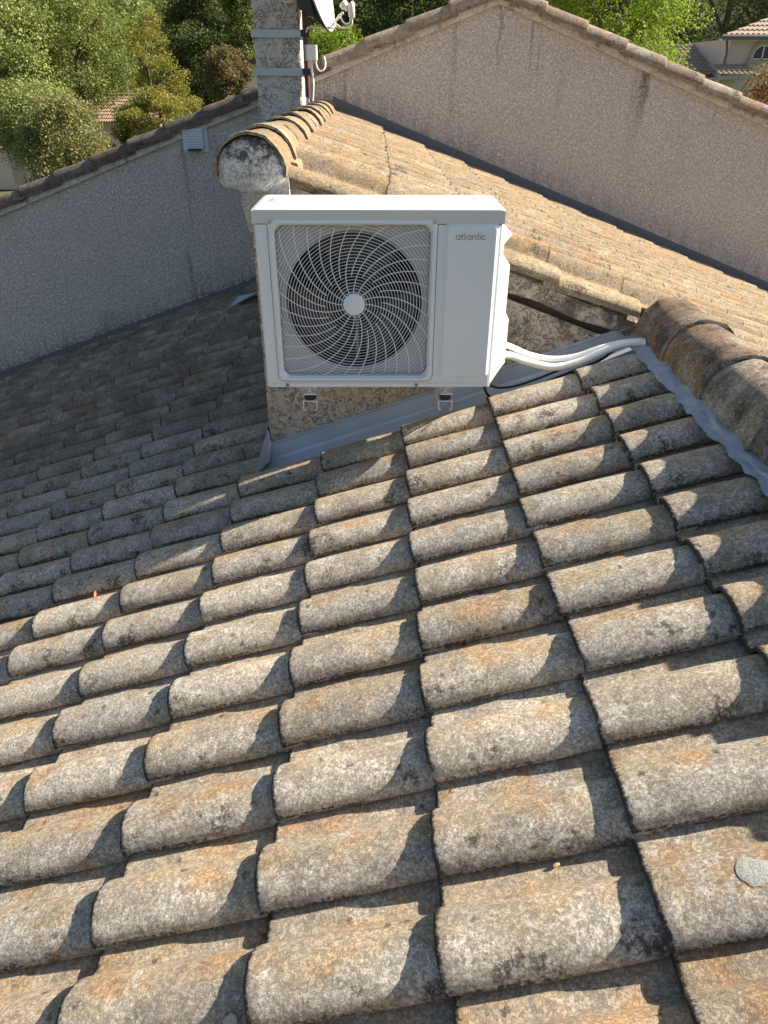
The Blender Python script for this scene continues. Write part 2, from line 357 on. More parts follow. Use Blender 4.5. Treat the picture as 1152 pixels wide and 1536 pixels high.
PROF = [(-.001, .0235), (-.0022, .0300), (.0012, .0415), (.010, .054), (.024, .0655), (.044, .0730), (.066, .0755), (.088, .0735), (.106, .0665),
        (.121, .055), (.132, .0415), (.140, .0290), (.1455, .0205), (.1505, .0165), (.160, .0150), (.176, .0150), (.190, .0138), (.207, .0138), (.224, .016)]
TILT = .0165
def tile_mesh(seed, lexp, ltot, mat):
    S = [0, .0035, .010, .03, .09, .17, .25, .33, ltot]
    rc = random.Random(seed*17); chips = [(rc.uniform(0, .15), rc.uniform(.006, .016), rc.uniform(.002, .007)) for _ in range(rc.choice((0, 1, 1, 2, 3)))]
    top = []; bot = []
    for s in S:
        ta = []; ba = []
        for j, (y, z) in enumerate(PROF):
            yp, zp = PROF[max(j-1, 0)]; yn, zn = PROF[min(j+1, len(PROF)-1)]
            nx, nz = -(zn-zp), (yn-yp); l = math.hypot(nx, nz) or 1; nx /= l; nz /= l
            lift = TILT*(1-s/lexp) - (.0035 if s == 0 else .0011 if s == .0035 else 0)
            w = fb(s*9+seed*13, y*16, seed*3.1)*.0022 + fb(s*34+seed*7, y*50, seed)*.0009
            e = fb(y*22, seed*5.3, 2)*.0022 + fb(y*80, seed*2.3, 4)*.0006 if s < .02 else 0
            tp = max(0, min(1, (s-.20)/.15))
            yy = y + fb(s*12, seed*4.7, 8)*.0022*(1 if j < 4 else .3) + tp*.010*max(0, 1-j/6)
            z = z - tp*.004*(1 if j > 1 else .0) - (tp*.010 if j <= 1 else 0)
            th = .0070 + .0035*min(1, s/.05)
            if s < .02: e += sum(d_*max(0, 1-abs(y-c_)/w_)**.6 for c_, w_, d_ in chips)
            ta.append((s+e, yy, z+lift+w))
            ba.append((s+e, yy-nx*th, z+lift+w-nz*th))
        top.append(ta); bot.append(ba)
    mb = MB(); mb.grid(top); mb.grid([list(reversed(r)) for r in bot])
    n = len(PROF)
    mb.grid([list(reversed(top[0])), list(reversed(bot[0]))], False); mb.grid([bot[-1][::-1], top[-1][::-1]], False)
    mb.grid([[r[0] for r in bot], [r[0] for r in top]], False); mb.grid([[r[-1] for r in top], [r[-1] for r in bot]], False)
    me = mb.mesh('roof_tile', mat)
    at = me.attributes.new('moss', 'FLOAT', 'POINT')  # fringe mask at lower end and foot: moss plus painted gap shade
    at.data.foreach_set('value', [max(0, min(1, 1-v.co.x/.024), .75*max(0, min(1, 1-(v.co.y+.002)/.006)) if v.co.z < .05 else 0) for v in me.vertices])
    bm = bmesh.new(); bm.from_mesh(me); bmesh.ops.recalc_face_normals(bm, faces=bm.faces[:]); bm.to_mesh(me); bm.free()
    return me
LEXP = CX/math.cos(THL)
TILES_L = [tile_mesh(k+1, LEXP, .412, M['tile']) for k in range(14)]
LEXR = CX/math.cos(THR)
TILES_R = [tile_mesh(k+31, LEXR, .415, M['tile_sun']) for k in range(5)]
ML = Matrix(((math.cos(THL), 0, -math.sin(THL), 0), (0, 1, 0, 0), (math.sin(THL), 0, math.cos(THL), 0), (0, 0, 0, 1)))
MR = Matrix(((-math.cos(THR), 0, math.sin(THR), 0), (0, -1, 0, 0), (math.sin(THR), 0, math.cos(THR), 0), (0, 0, 0, 1)))
def jitter(rn, a=1.0):
    return Matrix.Translation((rn.gauss(0, .0040*a), rn.gauss(0, .0020*a), abs(rn.gauss(0, .0014*a)))) @ \
        Matrix.Rotation(max(-.009, min(.009, rn.gauss(0, .006*a))), 4, 'Z') @ Matrix.Rotation(rn.gauss(0, .003*a), 4, 'X')
def cam_px(p):
    d = Vector(p) - Vector((0, 0, CAM_H)); w = d.dot(Fv)
    if w < .05: return None
    return 576 + 1080.66*d.dot(Rr)/w, 768 - 1080.66*d.dot(Ur)/w, w
def lay_tiles(parent, spots, meshes, rot, seed):
    """spots: (x, y, z); the 300 largest in view become single tiles, the rest one joined part"""
    rn = random.Random(seed); off = OFF[parent.parent.name]
    rank = []
    for i, p in enumerate(spots):
        c = cam_px((p[0]+.15*rot[0][0], p[1]+.09*rot[1][1], p[2]+.06))
        inside = c is not None and -130 < c[0] < 1290 and -60 < c[1] < 1640
        rank.append((0 if inside else 1, c[2] if c else 99, i))
    order = [i for _a, _b, i in sorted(rank)]
    single = set(i for _a, _b, i in sorted(rank)[:300] if _a == 0)
    rest = MB(); moss = []
    for i, p in enumerate(spots):
        me = meshes[rn.randrange(len(meshes))]
        mt = Matrix.Translation(p) @ rot @ jitter(rn)
        if i in single:
            o = bpy.data.objects.new('roof_tile', me); COL.objects.link(o); o.parent = parent
            o.matrix_basis = Matrix.Translation(-off) @ mt
        else:
            vs = [mt @ v.co for v in me.vertices]
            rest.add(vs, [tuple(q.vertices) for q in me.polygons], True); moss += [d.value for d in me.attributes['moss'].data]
    if rest.v:
        o = rest.build('more_roof_tile', meshes[0].materials[0], parent, kind='stuff', fix=False)
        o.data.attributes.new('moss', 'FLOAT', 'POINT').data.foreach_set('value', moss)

house = empty('tiled_house', (-.5, 3, 0), 'house in front whose weathered clay tile roof fills the foreground', 'house')
# decking under the tiles
mb = MB()
mb.prism([(-5.5, -1.6, zl(-5.5)-.03), (1.21, -1.6, zl(1.21)-.03), (1.21, -1.6, zl(1.21)-.16), (-5.5, -1.6, zl(-5.5)-.16)], (0, 4.36, 0))
mb.prism([(-5.5, 2.7601, zl(-5.5)-.03), (-.505, 2.7601, zl(-.505)-.03), (-.505, 2.7601, zl(-.505)-.16), (-5.5, 2.7601, zl(-5.5)-.16)], (0, 4.08, 0))
roofL = mb.build('roof_slope', M['under'], house, label='shaded and sunlit slope of grey tiles falling to the left')
mb = MB()
mb.prism([(-.47, YB+.02, zr(-.47)-.03), (1.20, YB+.02, zr(1.2)-.03), (1.20, YB+.02, zr(1.2)-.12), (-.47, YB+.02, zr(-.47)-.12)], (0, 3.86, 0))
mb.prism([(1.2105, -1.6, zr(1.2105)-.03), (5.3, -1.6, zr(5.3)-.03), (5.3, -1.6, zr(5.3)-.16), (1.2105, -1.6, zr(1.2105)-.16)], (0, 8.44, 0))
roofR = mb.build('roof_slope', M['under'], house, label='sunlit slope of sandy tiles falling to the right')
spots = []
for r in range(-22, 17):
    y = Y0 - r*RP
    for c in range(-15, 3):
        x = X0 + c*CX
        if r <= -2 and c > -3: continue
        spots.append((x + (fb(r*.37, c*1.7, 3)*.010), y + fb(r*1.3, c*.31, 9)*.004, zl(x)))
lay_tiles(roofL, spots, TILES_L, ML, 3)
spots = []
for r in range(0, 41):
    y = YW - .015 - r*RP
    for c in range(0, 15):
        x = -.43 + .335*1.37 + c*CX - .0
        if y < YV + .24 and x < 1.35 + CX*.4: continue
        spots.append((x + fb(r*.4, c*1.9, 7)*.008, y + fb(r*1.1, c*.7, 4)*.004, zr(x)))
lay_tiles(roofR, spots, TILES_R, MR, 5)

# outer walls of the house, down to the ground
mb = MB()
mb.prism([(-4.9, -1.2, 0), (4.7, -1.2, 0), (4.7, -1.2, zr(4.7)-.2), (1.21, -1.2, zl(1.21)-.2), (-4.9, -1.2, zl(-4.9)-.2)], (0, 7.95, 0))
mb.build('wall', M['gable'], house)
# wall that carries the unit, with its return towards the gable
mb = MB()
mb.prism([(XB, YB, zl(XB)-.25), (1.20, YB, zl(1.2)-.25), (1.20, YB, zr(1.2)-.125), (XB, YB, zr(XB)-.125)], (0, .25, 0))
mb.prism([(XB, YB+.2501, zl(XB)-.3), (XB+.2, YB+.2501, zl(XB)-.3), (XB+.2, YB+.2501, zr(XB+.2)-.125), (XB, YB+.2501, zr(XB)-.125)], (0, 3.6, 0))
mb.build('unit_wall', M['roughcast'], house, label='tan roughcast wall that carries the air conditioner')
# mortar bed under the near verge
bm_pts = []
rows = []
for i in range(41):
    x = XB+.02 + i*(1.055-XB-.02)/40
    zt = zr(x) + .012; w = fb(x*7, 1, 2)*.010
    rows.append([(x, YB-.001, zt-.108+w), (x, YV+.012+fb(x*9, 3)*.006, zt-.100+w), (x, YV+.010+fb(x*11, 6)*.008, zt-.034), (x, YV+.04, zt-.012)])
mb = MB(); mb.grid(rows, False)
mb.add(rows[0], [(0, 1, 2, 3)]); mb.add(rows[-1], [(3, 2, 1, 0)])
mb.build('verge_mortar', M['roughcast'], house, fix=False)
# verge tiles: barrel with a drop flap
def verge_tile(mat_i, x_low, slope_fn, th, sgn, y, face, ln=.415, rad=.075, seed=0, yv=1, hs=1.0):
    """barrel along the slope; its low end at x_low; sgn=+1 when the slope falls to +x; face = -1 towards the viewer"""
    rows = []; c, s = math.cos(th), math.sin(th)
    for k, q in enumerate((0, .004, .012, .06, .15, .25, ln)):
        lift = TILT*1.2*(1-q/.355) - (.004 if k == 0 else .0012 if k == 1 else 0)
        row = []
        prof = [(-.004, -.012), (-.006, .000), (-.005, .014), (.003, .036), (.018, .056), (.042, .071), (.068, .076), (.094, .071), (.116, .056), (.134, .036), (.146, .018)]
        for j, (py, pz) in enumerate(prof):
            w = fb(q*8+seed*5, py*20, seed)*.003 + (fb(py*30, seed*3)*.003 if k < 2 else 0)
            zz = pz*hs + lift + w
            row.append((x_low - sgn*(q*c) + sgn*zz*s, y - face*py, slope_fn(x_low) + q*s + zz*c))
        rows.append(row)
    ins = [[(p[0], p[1], p[2]-.012) for p in r] for r in rows]
    mb = MB(); mb.grid(rows); mb.grid([rows[0], ins[0]], False); mb.grid([[r[0] for r in rows], [(r[0][0], r[0][1]-face*.012, r[0][2]) for r in rows]], False)
    mb.grid(ins)
    return mb
for k in range(4):
    x = 1.03 - k*.335
    verge_tile(0, x, zr, THR, 1, YV, -1, seed=k+2, ln=.415 if k < 3 else .385, hs=.50).build('verge_tile', M['tile_sun'], house)

# ridge tiles: tapered half-rounds, the wider end towards the viewer
def ridge_tile(cx, cz, y0, y1, r0, r1, mat, flat=1.0, seed=0, rim=True, squash=1.0):
    rows = []; n = 15
    ys = [y0, y0+.004, y0+.014, y0+.03, y0+.034, y0+.12, y0+.22, y1]
    for k, y in enumerate(ys):
        t = (y-y0)/(y1-y0); r = r0+(r1-r0)*t
        if rim: r += .0035 if k in (1, 2) else .0015 if k in (0, 3) else 0
        row = []
        for j in range(n):
            a = math.pi*(-.04 + 1.08*j/(n-1))
            w = fb(math.cos(a)*3+seed*9, math.sin(a)*3, y*9)*.005 + fb(a*9, seed*3, y*40)*.0015
            ye = y + (fb(a*4, seed*7.7)*.008 + fb(a*15, seed*2.1)*.004 if k < 3 else 0)
            row.append((cx+math.cos(a)*(r+w), ye, cz+math.sin(a)*(r+w)*squash))
        rows.append(row)
    ins = [[(cx+(p[0]-cx)*.925, p[1], cz+(p[2]-cz)*.925) for p in r] for r in rows]
    mb = MB(); mb.grid(rows); mb.grid([rows[0], ins[0]], False); mb.grid(ins); mb.grid([[r[0] for r in rows], [r[0] for r in ins]], False); mb.grid([[r[-1] for r in rows], [r[-1] for r in ins]], False)
    mb.grid([rows[-1], ins[-1]], False)
    return mb
HRX, HRZ = -.435, 6.715
k = 0; y = 2.72
while y < YW-.1:
    y1 = min(y+.40, YW-.003)
    lift = .004*math.sin(k*2.1)
    o = ridge_tile(HRX+fb(k, 3)*.014, HRZ+lift*1.6+fb(k*1.3, 6)*.006, y+fb(k*2.1, 4)*.02, y1, .124+fb(k*1.7, 9)*.003, .114, None, seed=k).build('ridge_tile', M['ridge_sun'], house)
    y += .335; k += 1
# mortar plug in the open end of the high ridge
mb = MB(); rows = []
for i, (rr, dy) in enumerate(((0, -.012), (.03, -.010), (.06, -.012), (.09, -.004), (.116, .006), (.118, .06))):
    rows.append([(HRX+math.cos(a)*rr*(1+.05*fb(j, i)), 2.728+dy+fb(j*.7, i*.9, 3)*.010, HRZ-.006+math.sin(a)*rr*(1 if math.sin(a) > 0 else .50+.22*fb(a*2.3, 7))) for j, a in enumerate([2*math.pi*q/28 for q in range(29)])])
mb.grid(rows)
for q in range(9):
    pass
mb.build('ridge_mortar', M['cap_mortar'], house, label='white and black stained mortar plug in the open ridge end')
mb = MB()   # mortar and wall head under that plug
rows = []
for i in range(9):
    t = i/8; x = XB-.012 + t*.17
    rows.append([(x, YB-.002, 6.50+.02*fb(i, 2)), (x, 2.81+.012*fb(i*1.3, 5), 6.555-.03*t+.015*fb(i, 9)), (x, 2.775+.012*fb(i*.8, 1), 6.60-.02*t+.01*fb(i, 4)), (x, 2.775, 6.70)])
mb.grid(rows, True); mb.add(rows[0], [(0, 1, 2, 3)]); mb.add(rows[-1], [(3, 2, 1, 0)])
mb.build('mortar_bed', M['cap_mortar'], house, fix=False)
mb = MB(); rows = []
for i in range(70):
    y = 2.96 + i*.0553
    rows.append([(HRX+.085, y, HRZ+.045), (HRX+.118+.006*fb(i, 2), y, HRZ+.012+.006*fb(i*.9, 3)), (HRX+.140+.008*fb(i*1.2, 4), y, zr(HRX+.14)+.045+.008*fb(i, 8)), (HRX+.150, y, zr(HRX+.15)-.02)])
mb.grid(rows); mb.add(rows[0], [(0, 1, 2, 3)])
mb.build('bedding_mortar', M['tile_sun'], house, fix=False)
# long ridge in front: stained caps
FRX, FRZ = 1.158, 6.128
ys = [2.50-.362*i for i in range(11)]
k = 0
ridge_tile(FRX+.004, FRZ+.006, 2.50, 2.84, .1365, .130, None, seed=30).build('ridge_tile', M['ridge_black'], house)
for i in range(1, 11):
    y = 2.50-.362*i
    ridge_tile(FRX+fb(i, 7)*.006, FRZ+.003*math.sin(i*1.7), y, y+.405, .1365, .1275, None, seed=31+i).build('ridge_tile', M['ridge_black'], house)
mb = MB(); rows = []
for i, rr in enumerate((0, .05, .09, .118)):
    rows.append([(FRX+math.cos(a)*rr, 2.825+.012*(rr/.118)**2*-1+.006*fb(j, i, 5), FRZ+math.sin(a)*rr) for j, a in enumerate([math.pi*q/14 for q in range(15)])])
mb.grid(rows); mb.build('ridge_mortar', M['mortar'], house)
# bedding mortar along the right foot of the long ridge
mb = MB(); rows = []
for i in range(60):
    y = 2.83 - i*.07
    rows.append([(FRX+.105, y, 6.20), (FRX+.150+.008*fb(i, 2), y, zr(FRX+.15)+.075+.006*fb(i*.9, 3)), (FRX+.175+.01*fb(i*1.2, 4), y, zr(FRX+.175)+.045+.008*fb(i, 8)), (FRX+.180, y, zr(FRX+.18)+.0)])
mb.grid(rows); mb.build('bedding_mortar', M['tile_sun'], house, fix=False)

# zinc tray between tiles and the unit wall
mb = MB(); rows = []
NX = 44
for i in range(NX+1):
    x = XB-.035 + i*(1.085-XB+.035)/NX
    zb = zl(x)
    w = fb(x*5, 2)*.004
    rows.append([(x, 2.675, zb+.022), (x, 2.700, zb+.034+w), (x, 2.718, zb+.040+w), (x, 2.75, zb+.031+w), (x, 2.80, zb+.034+w*.6), (x, 2.835, zb+.042), (x, 2.842, zb+.052), (x, 2.846, zb+.112), (x, 2.842, zb+.120), (x, 2.856, zb+.124)])
mb.grid([r[:6] for r in rows]); mb.grid([r[5:] for r in rows], False)
tray = mb.build('zinc_flashing', M['zinc'], house, label='blue grey zinc tray along the foot of the unit wall', fix=False)
mb = MB()
a, b_, c, d, e = (XB-.008, YB-.004, zl(XB)+.190), (XB-.052, 2.672, zl(XB)+.056), (XB-.004, 2.815, zl(XB)+.052), (XB+.006, 2.844, zl(XB)+.126), (XB-.064, 2.70, zl(XB-.05)+.036)
mb.add([a, b_, c, d], [(0, 1, 2), (0, 2, 3)]); mb.add([a, e, b_], [(0, 1, 2)]); mb.add([a, (XB-.012, 3.25, zl(XB)+.13), (XB-.06, 3.25, zl(XB)+.03), e], [(0, 1, 2, 3)])
mb.build('flashing_corner', M['zinc'], house, fix=False)
# lead soaker dressed along the left foot of the long ridge
mb = MB(); rows = []
def tile_top(x, y):
    s_ = ((x-X0)/CX) % 1.0; v = ((y-Y0) % RP); z = .016
    for (a, za), (b, zb) in zip(PROF, PROF[1:]):
        if a <= v <= b and b > a: z = za+(zb-za)*(v-a)/(b-a); break
    return zl(x) + (z + TILT*(1-s_))/math.cos(THL)
for i in range(300):
    y = 2.81 - i*.015
    row = []
    for j in range(9):
        t = j/8; x = .976 + .064*t + (fb(y*3.3, t*2)*.022 + fb(y*14, 4)*.010)*(1-t)
        win_ = .20
        zs = [tile_top(x, y+q*win_/6) for q in range(-6, 7)]
        z = .82*max(zs) + .18*sum(zs)/len(zs) + .002
        z = max(z, max(tile_top(x, y+q*.004) for q in range(-2, 3)) + .004)
        cr = abs(fb(x*34, y*11, 3))*.013 + abs(fb(x*80, y*40, 5))*.006 + abs(fb(y*3.1, 8))*.010*(1-t)
        row.append((x, y, z + cr + t*t*.010))
    rows.append(row)
mb.grid(rows); mb.build('lead_flashing', M['lead'], house, label='crumpled blue grey lead strip beside the stained ridge', fix=False)
# zinc soakers where the slopes meet the gable wall
mb = MB(); rows = []
for i in range(34):
    x = -.36 + i*(5.0)/33
    z = zr(x)
    rows.append([(x, YW-.055, z+.030), (x, YW-.016, z+.060), (x, YW-.013, z+.150+.004*fb(x*3, 1)), (x, YW-.002, z+.156)])
mb.grid(rows, False); mb.build('wall_flashing', M['zinc_dark'], house, label='dark zinc upstand between sunlit tiles and gable wall', fix=False)
mb = MB(); rows = []
for i in range(34):
    x = -3.86 + i*(3.36)/33
    z = zl(x)
    rows.append([(x, YW-.05, z+.05), (x, YW-.016, z+.072), (x, YW-.013, z+.120+.004*fb(x*3, 4)), (x, YW-.002, z+.124)])
mb.grid(rows, False); mb.build('wall_flashing', M['zinc_dark'], house, label='dark zinc upstand between shaded tiles and gable wall', fix=False)

# ------------------------------------------------------------------ neighbouring gable
gab = empty('gable_house', (.95, 9, 0), 'taller house behind with a pink roughcast gable wall and tiled verges', 'house')
PX, PZ, GS = .95, 7.63, .362
gz = lambda x: PZ - GS*abs(x-PX)       # crest of the verge tiles
XL, XR = -3.86, 5.9
mb = MB(); mb.prism([(XL, YW, 0), (XR, YW, 0), (XR, YW, gz(XR)-.10), (PX, YW, PZ-.10), (XL, YW, gz(XL)-.10)], (0, .3, 0))
mb.build('gable_wall', M['gable'], gab)
mb = MB(); mb.box((XL, YW+.3001, 0), (XR, 15, 4.6)); mb.build('wall', M['gable'], gab)
th = math.atan(GS)
for sg, xe in ((-1, XL-.5), (1, XR+.4)):
    mb = MB(); mb.prism([(PX, YW+.13, PZ-.075), (xe, YW+.13, gz(xe)-.075), (xe, YW+.13, gz(xe)-.18), (PX, YW+.13, PZ-.18)], (0, 8.2, 0))
    mb.build('roof', M['verge'], gab)
    mb = MB(); rows = []
    nseg = 60
    for i in range(nseg+1):
        x = PX + sg*.0 + (xe-PX)*i/nseg; z = gz(x)
        w = fb(x*4, sg*3)*.008
        rows.append([(x, YW-.0005, z-.150+w*.5), (x, YW-.030+w, z-.148+w*.5), (x, YW-.030+w, z-.062+fb(x*13, 5)*.008), (x, YW-.005, z-.052), (x, YW+.14, z-.052)])
    mb.grid(rows, False); mb.build('verge_mortar', M['mortar'], gab, fix=False)
    k = 0
    x = PX + sg*.36
    while abs(x-PX) < abs(xe-PX):
        zf = (lambda xx: gz(xx)-.088)
        mt = M['verge'] if (sg > 0 or x > -.75) else M['verge_dark']
        verge_tile(0, x, zf, th, sg, YW-.045, -1, seed=20+k+sg*7, ln=.40).build('verge_tile', mt, gab)
        x += sg*.335; k += 1
mb = MB(); mb.grid([[(PX+math.cos(a)*.12, y, PZ-.07+math.sin(a)*.12) for a in [math.pi*q/12 for q in range(13)]] for y in (YW-.04, 15)]); mb.build('ridge_tile', M['verge'], gab)
# chimney
CHX0, CHX1, CHY0, CHY1 = -.905, -.568, 6.36, 6.80
def lumpy_box(x0, y0, z0, x1, y1, z1, step, amp, seed):
    mb = MB()
    def pt(x, y, z):
        k = Vector((x*9, y*9, z*9+seed)); n = Vector((mnoise.noise(k), mnoise.noise(k+Vector((31, 0, 0))), 0))*amp
        k2 = k*3.1; n += Vector((mnoise.noise(k2), mnoise.noise(k2+Vector((17, 0, 0))), 0))*amp*.5
        return (x+n.x, y+n.y, z)
    nz = int((z1-z0)/step); nx = int((x1-x0)/step); ny = int((y1-y0)/step)
    Z = [z0+(z1-z0)*i/nz for i in range(nz+1)]
    loop = [(x0+(x1-x0)*i/nx, y0) for i in range(nx)] + [(x1, y0+(y1-y0)*i/ny) for i in range(ny)] + [(x1-(x1-x0)*i/nx, y1) for i in range(nx)] + [(x0, y1-(y1-y0)*i/ny) for i in range(ny)]
    loop.append(loop[0])
    mb.grid([[pt(x, y, z) for x, y in loop] for z in Z], True)
    mb.add([pt(x0, y0, z1), pt(x1, y0, z1), pt(x1, y1, z1), pt(x0, y1, z1)], [(0, 1, 2, 3)])
    return mb
chim = lumpy_box(CHX0, CHY0, zl(CHX0)-.1, CHX1, CHY1, 8.9, .022, .010, 3).build('chimney', M['chimney'], gab, label='grey roughcast chimney with two metal straps')
mb = MB(); mb.box((CHX0-.05, CHY0-.05, 8.9), (CHX1+.05, CHY1+.05, 8.98), .008); mb.build('chimney_cap', M['mortar'], chim)
for z, w in ((7.265, .024), (7.025, .024)):
    mb = MB(); q = .016
    for a, b2 in (((CHX0-q, CHY0-q, z-w), (CHX1+q, CHY0-q+.004, z+w)), ((CHX1+q-.004, CHY0-q+.0042, z-w), (CHX1+q, CHY1+q, z+w)), ((CHX0-q, CHY0-q+.0042, z-w), (CHX0-q+.004, CHY1+q, z+w))):
        mb.box(a, b2)
    mb.build('strap', M['steel'], chim)

# mast, dish, junction box, cables
MXX, MXY = -.520, 6.30
mast = empty('antenna_mast', (MXX, MXY, 6.84), 'rusty brown mast strapped to the right side of the chimney', 'mast')
MB().tube([(MXX, MXY, 6.86), (MXX, MXY, 8.6)], .020, 12).build('pole', M['rust'], mast)
MB().tube([(MXX, MXY, 6.76), (MXX, MXY, 6.859)], .011, 8).build('lower_tube', M['steel'], mast)
for z in (7.265, 7.025):
    mb = MB(); mb.box((CHX1+.017, MXY-.028, z-.022), (MXX+.026, MXY-.021, z+.022)); mb.box((CHX1+.017, MXY+.021, z-.022), (MXX+.026, MXY+.028, z+.022))
    mb.tube([(MXX+.012, MXY-.04, z), (MXX+.012, MXY+.04, z)], .006, 6)
    mb.build('clamp', M['dark_plastic'], mast)
dish = empty('satellite_dish', (-.45, 6.2, 7.3), 'beige satellite dish on the mast, seen almost edge on', 'satellite dish')
dn = Vector((.955, -.16, .25)).normalized(); dc = Vector((-.425, 6.22, 7.66))
du = Vector((0, 0, 1)); du = (du - dn*du.dot(dn)).normalized(); dv = dn.cross(du)
rows = []
for i in range(11):
    t = i/10; rows.append([dc + dn*(.07*t*t-.07) + du*math.cos(a)*.40*t + dv*math.sin(a)*.36*t for a in [2*math.pi*q/48 for q in range(49)]])
back = [[Vector(p)-dn*.006 for p in r] for r in rows]
mb = MB(); mb.grid(rows); mb.grid(back); mb.grid([rows[-1], back[-1]]); mb.build('reflector', M['dish'], dish, fix=False)
mb = MB()
bk = dc - dn*.078
for sgn in (-1, 1):
    mb.prism([bk+dv*.07*sgn+du*.16, bk+dv*.07*sgn-du*.30, bk+dv*.05*sgn-dn*.10-du*.22, bk+dv*.05*sgn-dn*.10+du*.05], dv*.006)
mb.tube([bk-dn*.02-du*.27, dc-du*.385-dn*.012], .016, 6)
mb.build('bracket', M['dark_plastic'], dish)
arm0 = dc - du*.375 + dn*.0; lnbp = Vector((-.205, 6.05, 7.395))
MB().tube([arm0-dn*.06, arm0, lnbp+Vector((-.03, .01, -.02))], .0095, 8).build('feed_arm', M['box'], dish)
mb = MB(); ax = (dc - lnbp).normalized()
mb.tube([lnbp+ax*.045, lnbp+ax*.025, lnbp+ax*.024, lnbp-ax*.005], [.029, .030, .018, .016], 14)
mb.build('feed_horn', M['box'], dish)
mb = MB(); q = lnbp + Vector((.030, -.005, -.005)); mb.tube([q+Vector((-.004, 0, .042)), q+Vector((0, 0, .036)), q+Vector((.004, 0, -.04)), q+Vector((.002, 0, -.046))], [.018, .024, .022, .014], 12)
mb.build('receiver', M['dish'], dish)
def curve(pts, n=8):
    P = [Vector(p) for p in pts]; P = [P[0]*2-P[1]] + P + [P[-1]*2-P[-2]]; out = []
    for i in range(1, len(P)-2):
        for k in range(n):
            t = k/n; a, b, c, d = P[i-1:i+3]
            out.append(.5*((2*b) + (c-a)*t + (2*a-5*b+4*c-d)*t*t + (3*b-a-3*c+d)*t**3))
    out.append(P[-2]); return out
def cable(pts, r, mat, name, label, cat, group=None, n=8, sides=7):
    cp = curve(pts, n); rr_ = [r*(1+.05*fb(i*.9, r*900)) for i in range(len(cp))]
    return MB().tube(cp, rr_, sides).build(name, mat, None, label, cat, group)
cable([q+Vector((.004, 0, -.045)), q+Vector((.0, -.005, -.085)), q+Vector((-.06, 0, -.105)), q+Vector((-.13, .05, -.070)), arm0+Vector((.03, -.01, -.005)), (MXX+.04, 6.24, 7.30), (MXX+.01, 6.265, 7.27)], .0055, M['box'], 'antenna_cable', 'white cable looping from the receiver back along the dish arm', 'cable')
cable([q+Vector((-.006, 0, -.045)), q+Vector((-.015, -.005, -.075)), q+Vector((-.05, 0, -.075)), q+Vector((-.085, .02, -.03)), lnbp+Vector((-.06, .02, -.038))], .005, M['box'], 'antenna_cable', 'short white cable hanging under the dish receiver', 'cable')
jb = empty('junction_box', (-.475, 6.27, 7.09), 'small pale grey junction box on the rusty mast', 'junction box')
mb = MB(); mb.box((-.512, 6.215, 7.095), (-.435, 6.272, 7.195), .006); mb.build('body', M['box'], jb)
mb = MB(); mb.box((-.508, 6.209, 7.099), (-.439, 6.2149, 7.191), .003); mb.build('lid', M['box'], jb)
mb = MB(); mb.box((-.528, 6.2735, 7.095), (-.4995, 6.2805, 7.195)); mb.build('back_plate', M['steel'], jb)
cable([(-.478, 6.24, 7.096), (-.477, 6.235, 7.03), (-.470, 6.23, 6.96), (-.478, 6.23, 6.86), (-.492, 6.235, 6.79)], .0065, M['box'], 'antenna_cable', 'white cable dropping from the junction box beside the mast', 'cable')
cable([(-.490, 6.24, 7.096), (-.486, 6.235, 7.05), (-.474, 6.22, 7.00), (-.470, 6.215, 6.93), (-.486, 6.22, 6.80)], .005, M['box'], 'antenna_cable', 'thin white cable dropping beside the rusty mast foot', 'cable')
cable([(-.447, 6.24, 7.096), (-.440, 6.235, 7.055), (-.415, 6.23, 7.03), (-.385, 6.24, 7.045), (-.378, 6.27, 7.085), (-.388, 6.30, 7.12)], .0055, M['box'], 'antenna_cable', 'white cable loop hanging right of the junction box', 'cable')
cable([(CHX0+.17, CHY0-.018, 7.62), (CHX0+.20, CHY0-.03, 7.50), (CHX0+.25, CHY0-.04, 7.455), (CHX0+.31, CHY0-.035, 7.47), (CHX1-.005, CHY0-.025, 7.55), (CHX1+.01, CHY0-.02, 7.62)], .0055, M['box'], 'antenna_cable', 'white cable loop across the top of the chimney', 'cable')

# louvred vent on the gable wall
vent = empty('wall_vent', (-1.52, YW, 6.44), 'blue grey louvred vent cover on the shaded gable wall', 'vent')
vx0, vx1, vz0, vz1 = -1.635, -1.425, 6.445, 6.635
mb = MB(); mb.box((vx0, YW-.010, vz0), (vx1, YW+.002, vz1), .003); mb.build('base_plate', M['vent'], vent)
mb = MB(); mb.prism([(vx0+.012, YW-.0101, vz1-.008), (vx0+.012, YW-.040, vz1-.014), (vx0+.012, YW-.075, vz0+.030), (vx0+.012, YW-.0101, vz0+.030)], (.166, 0, 0)); mb.build('hood', M['vent'], vent)
for i in range(7):
    t = i/6.6; z = vz1-.020-t*.125; y = YW-.0445-(.031)*t
    for j in range(8):
        x = vx0+.015+j*.0203
        mb = MB(); mb.prism([(x, y, z), (x, y-.012, z-.010), (x, y-.004, z-.016)], (.0165, 0, 0))
        if i == 0 and j == 0: lm = mb
        if j == 0: row_mb = MB()
        row_mb.add(mb.v, mb.f)
    row_mb.build('louvre', M['vent'], vent)
mb = MB(); mb.box((vx0+.045, YW-.0765, vz0+.008), (vx1-.055, YW-.045, vz0+.029)); mb.build('outlet', M['dark_plastic'], vent)

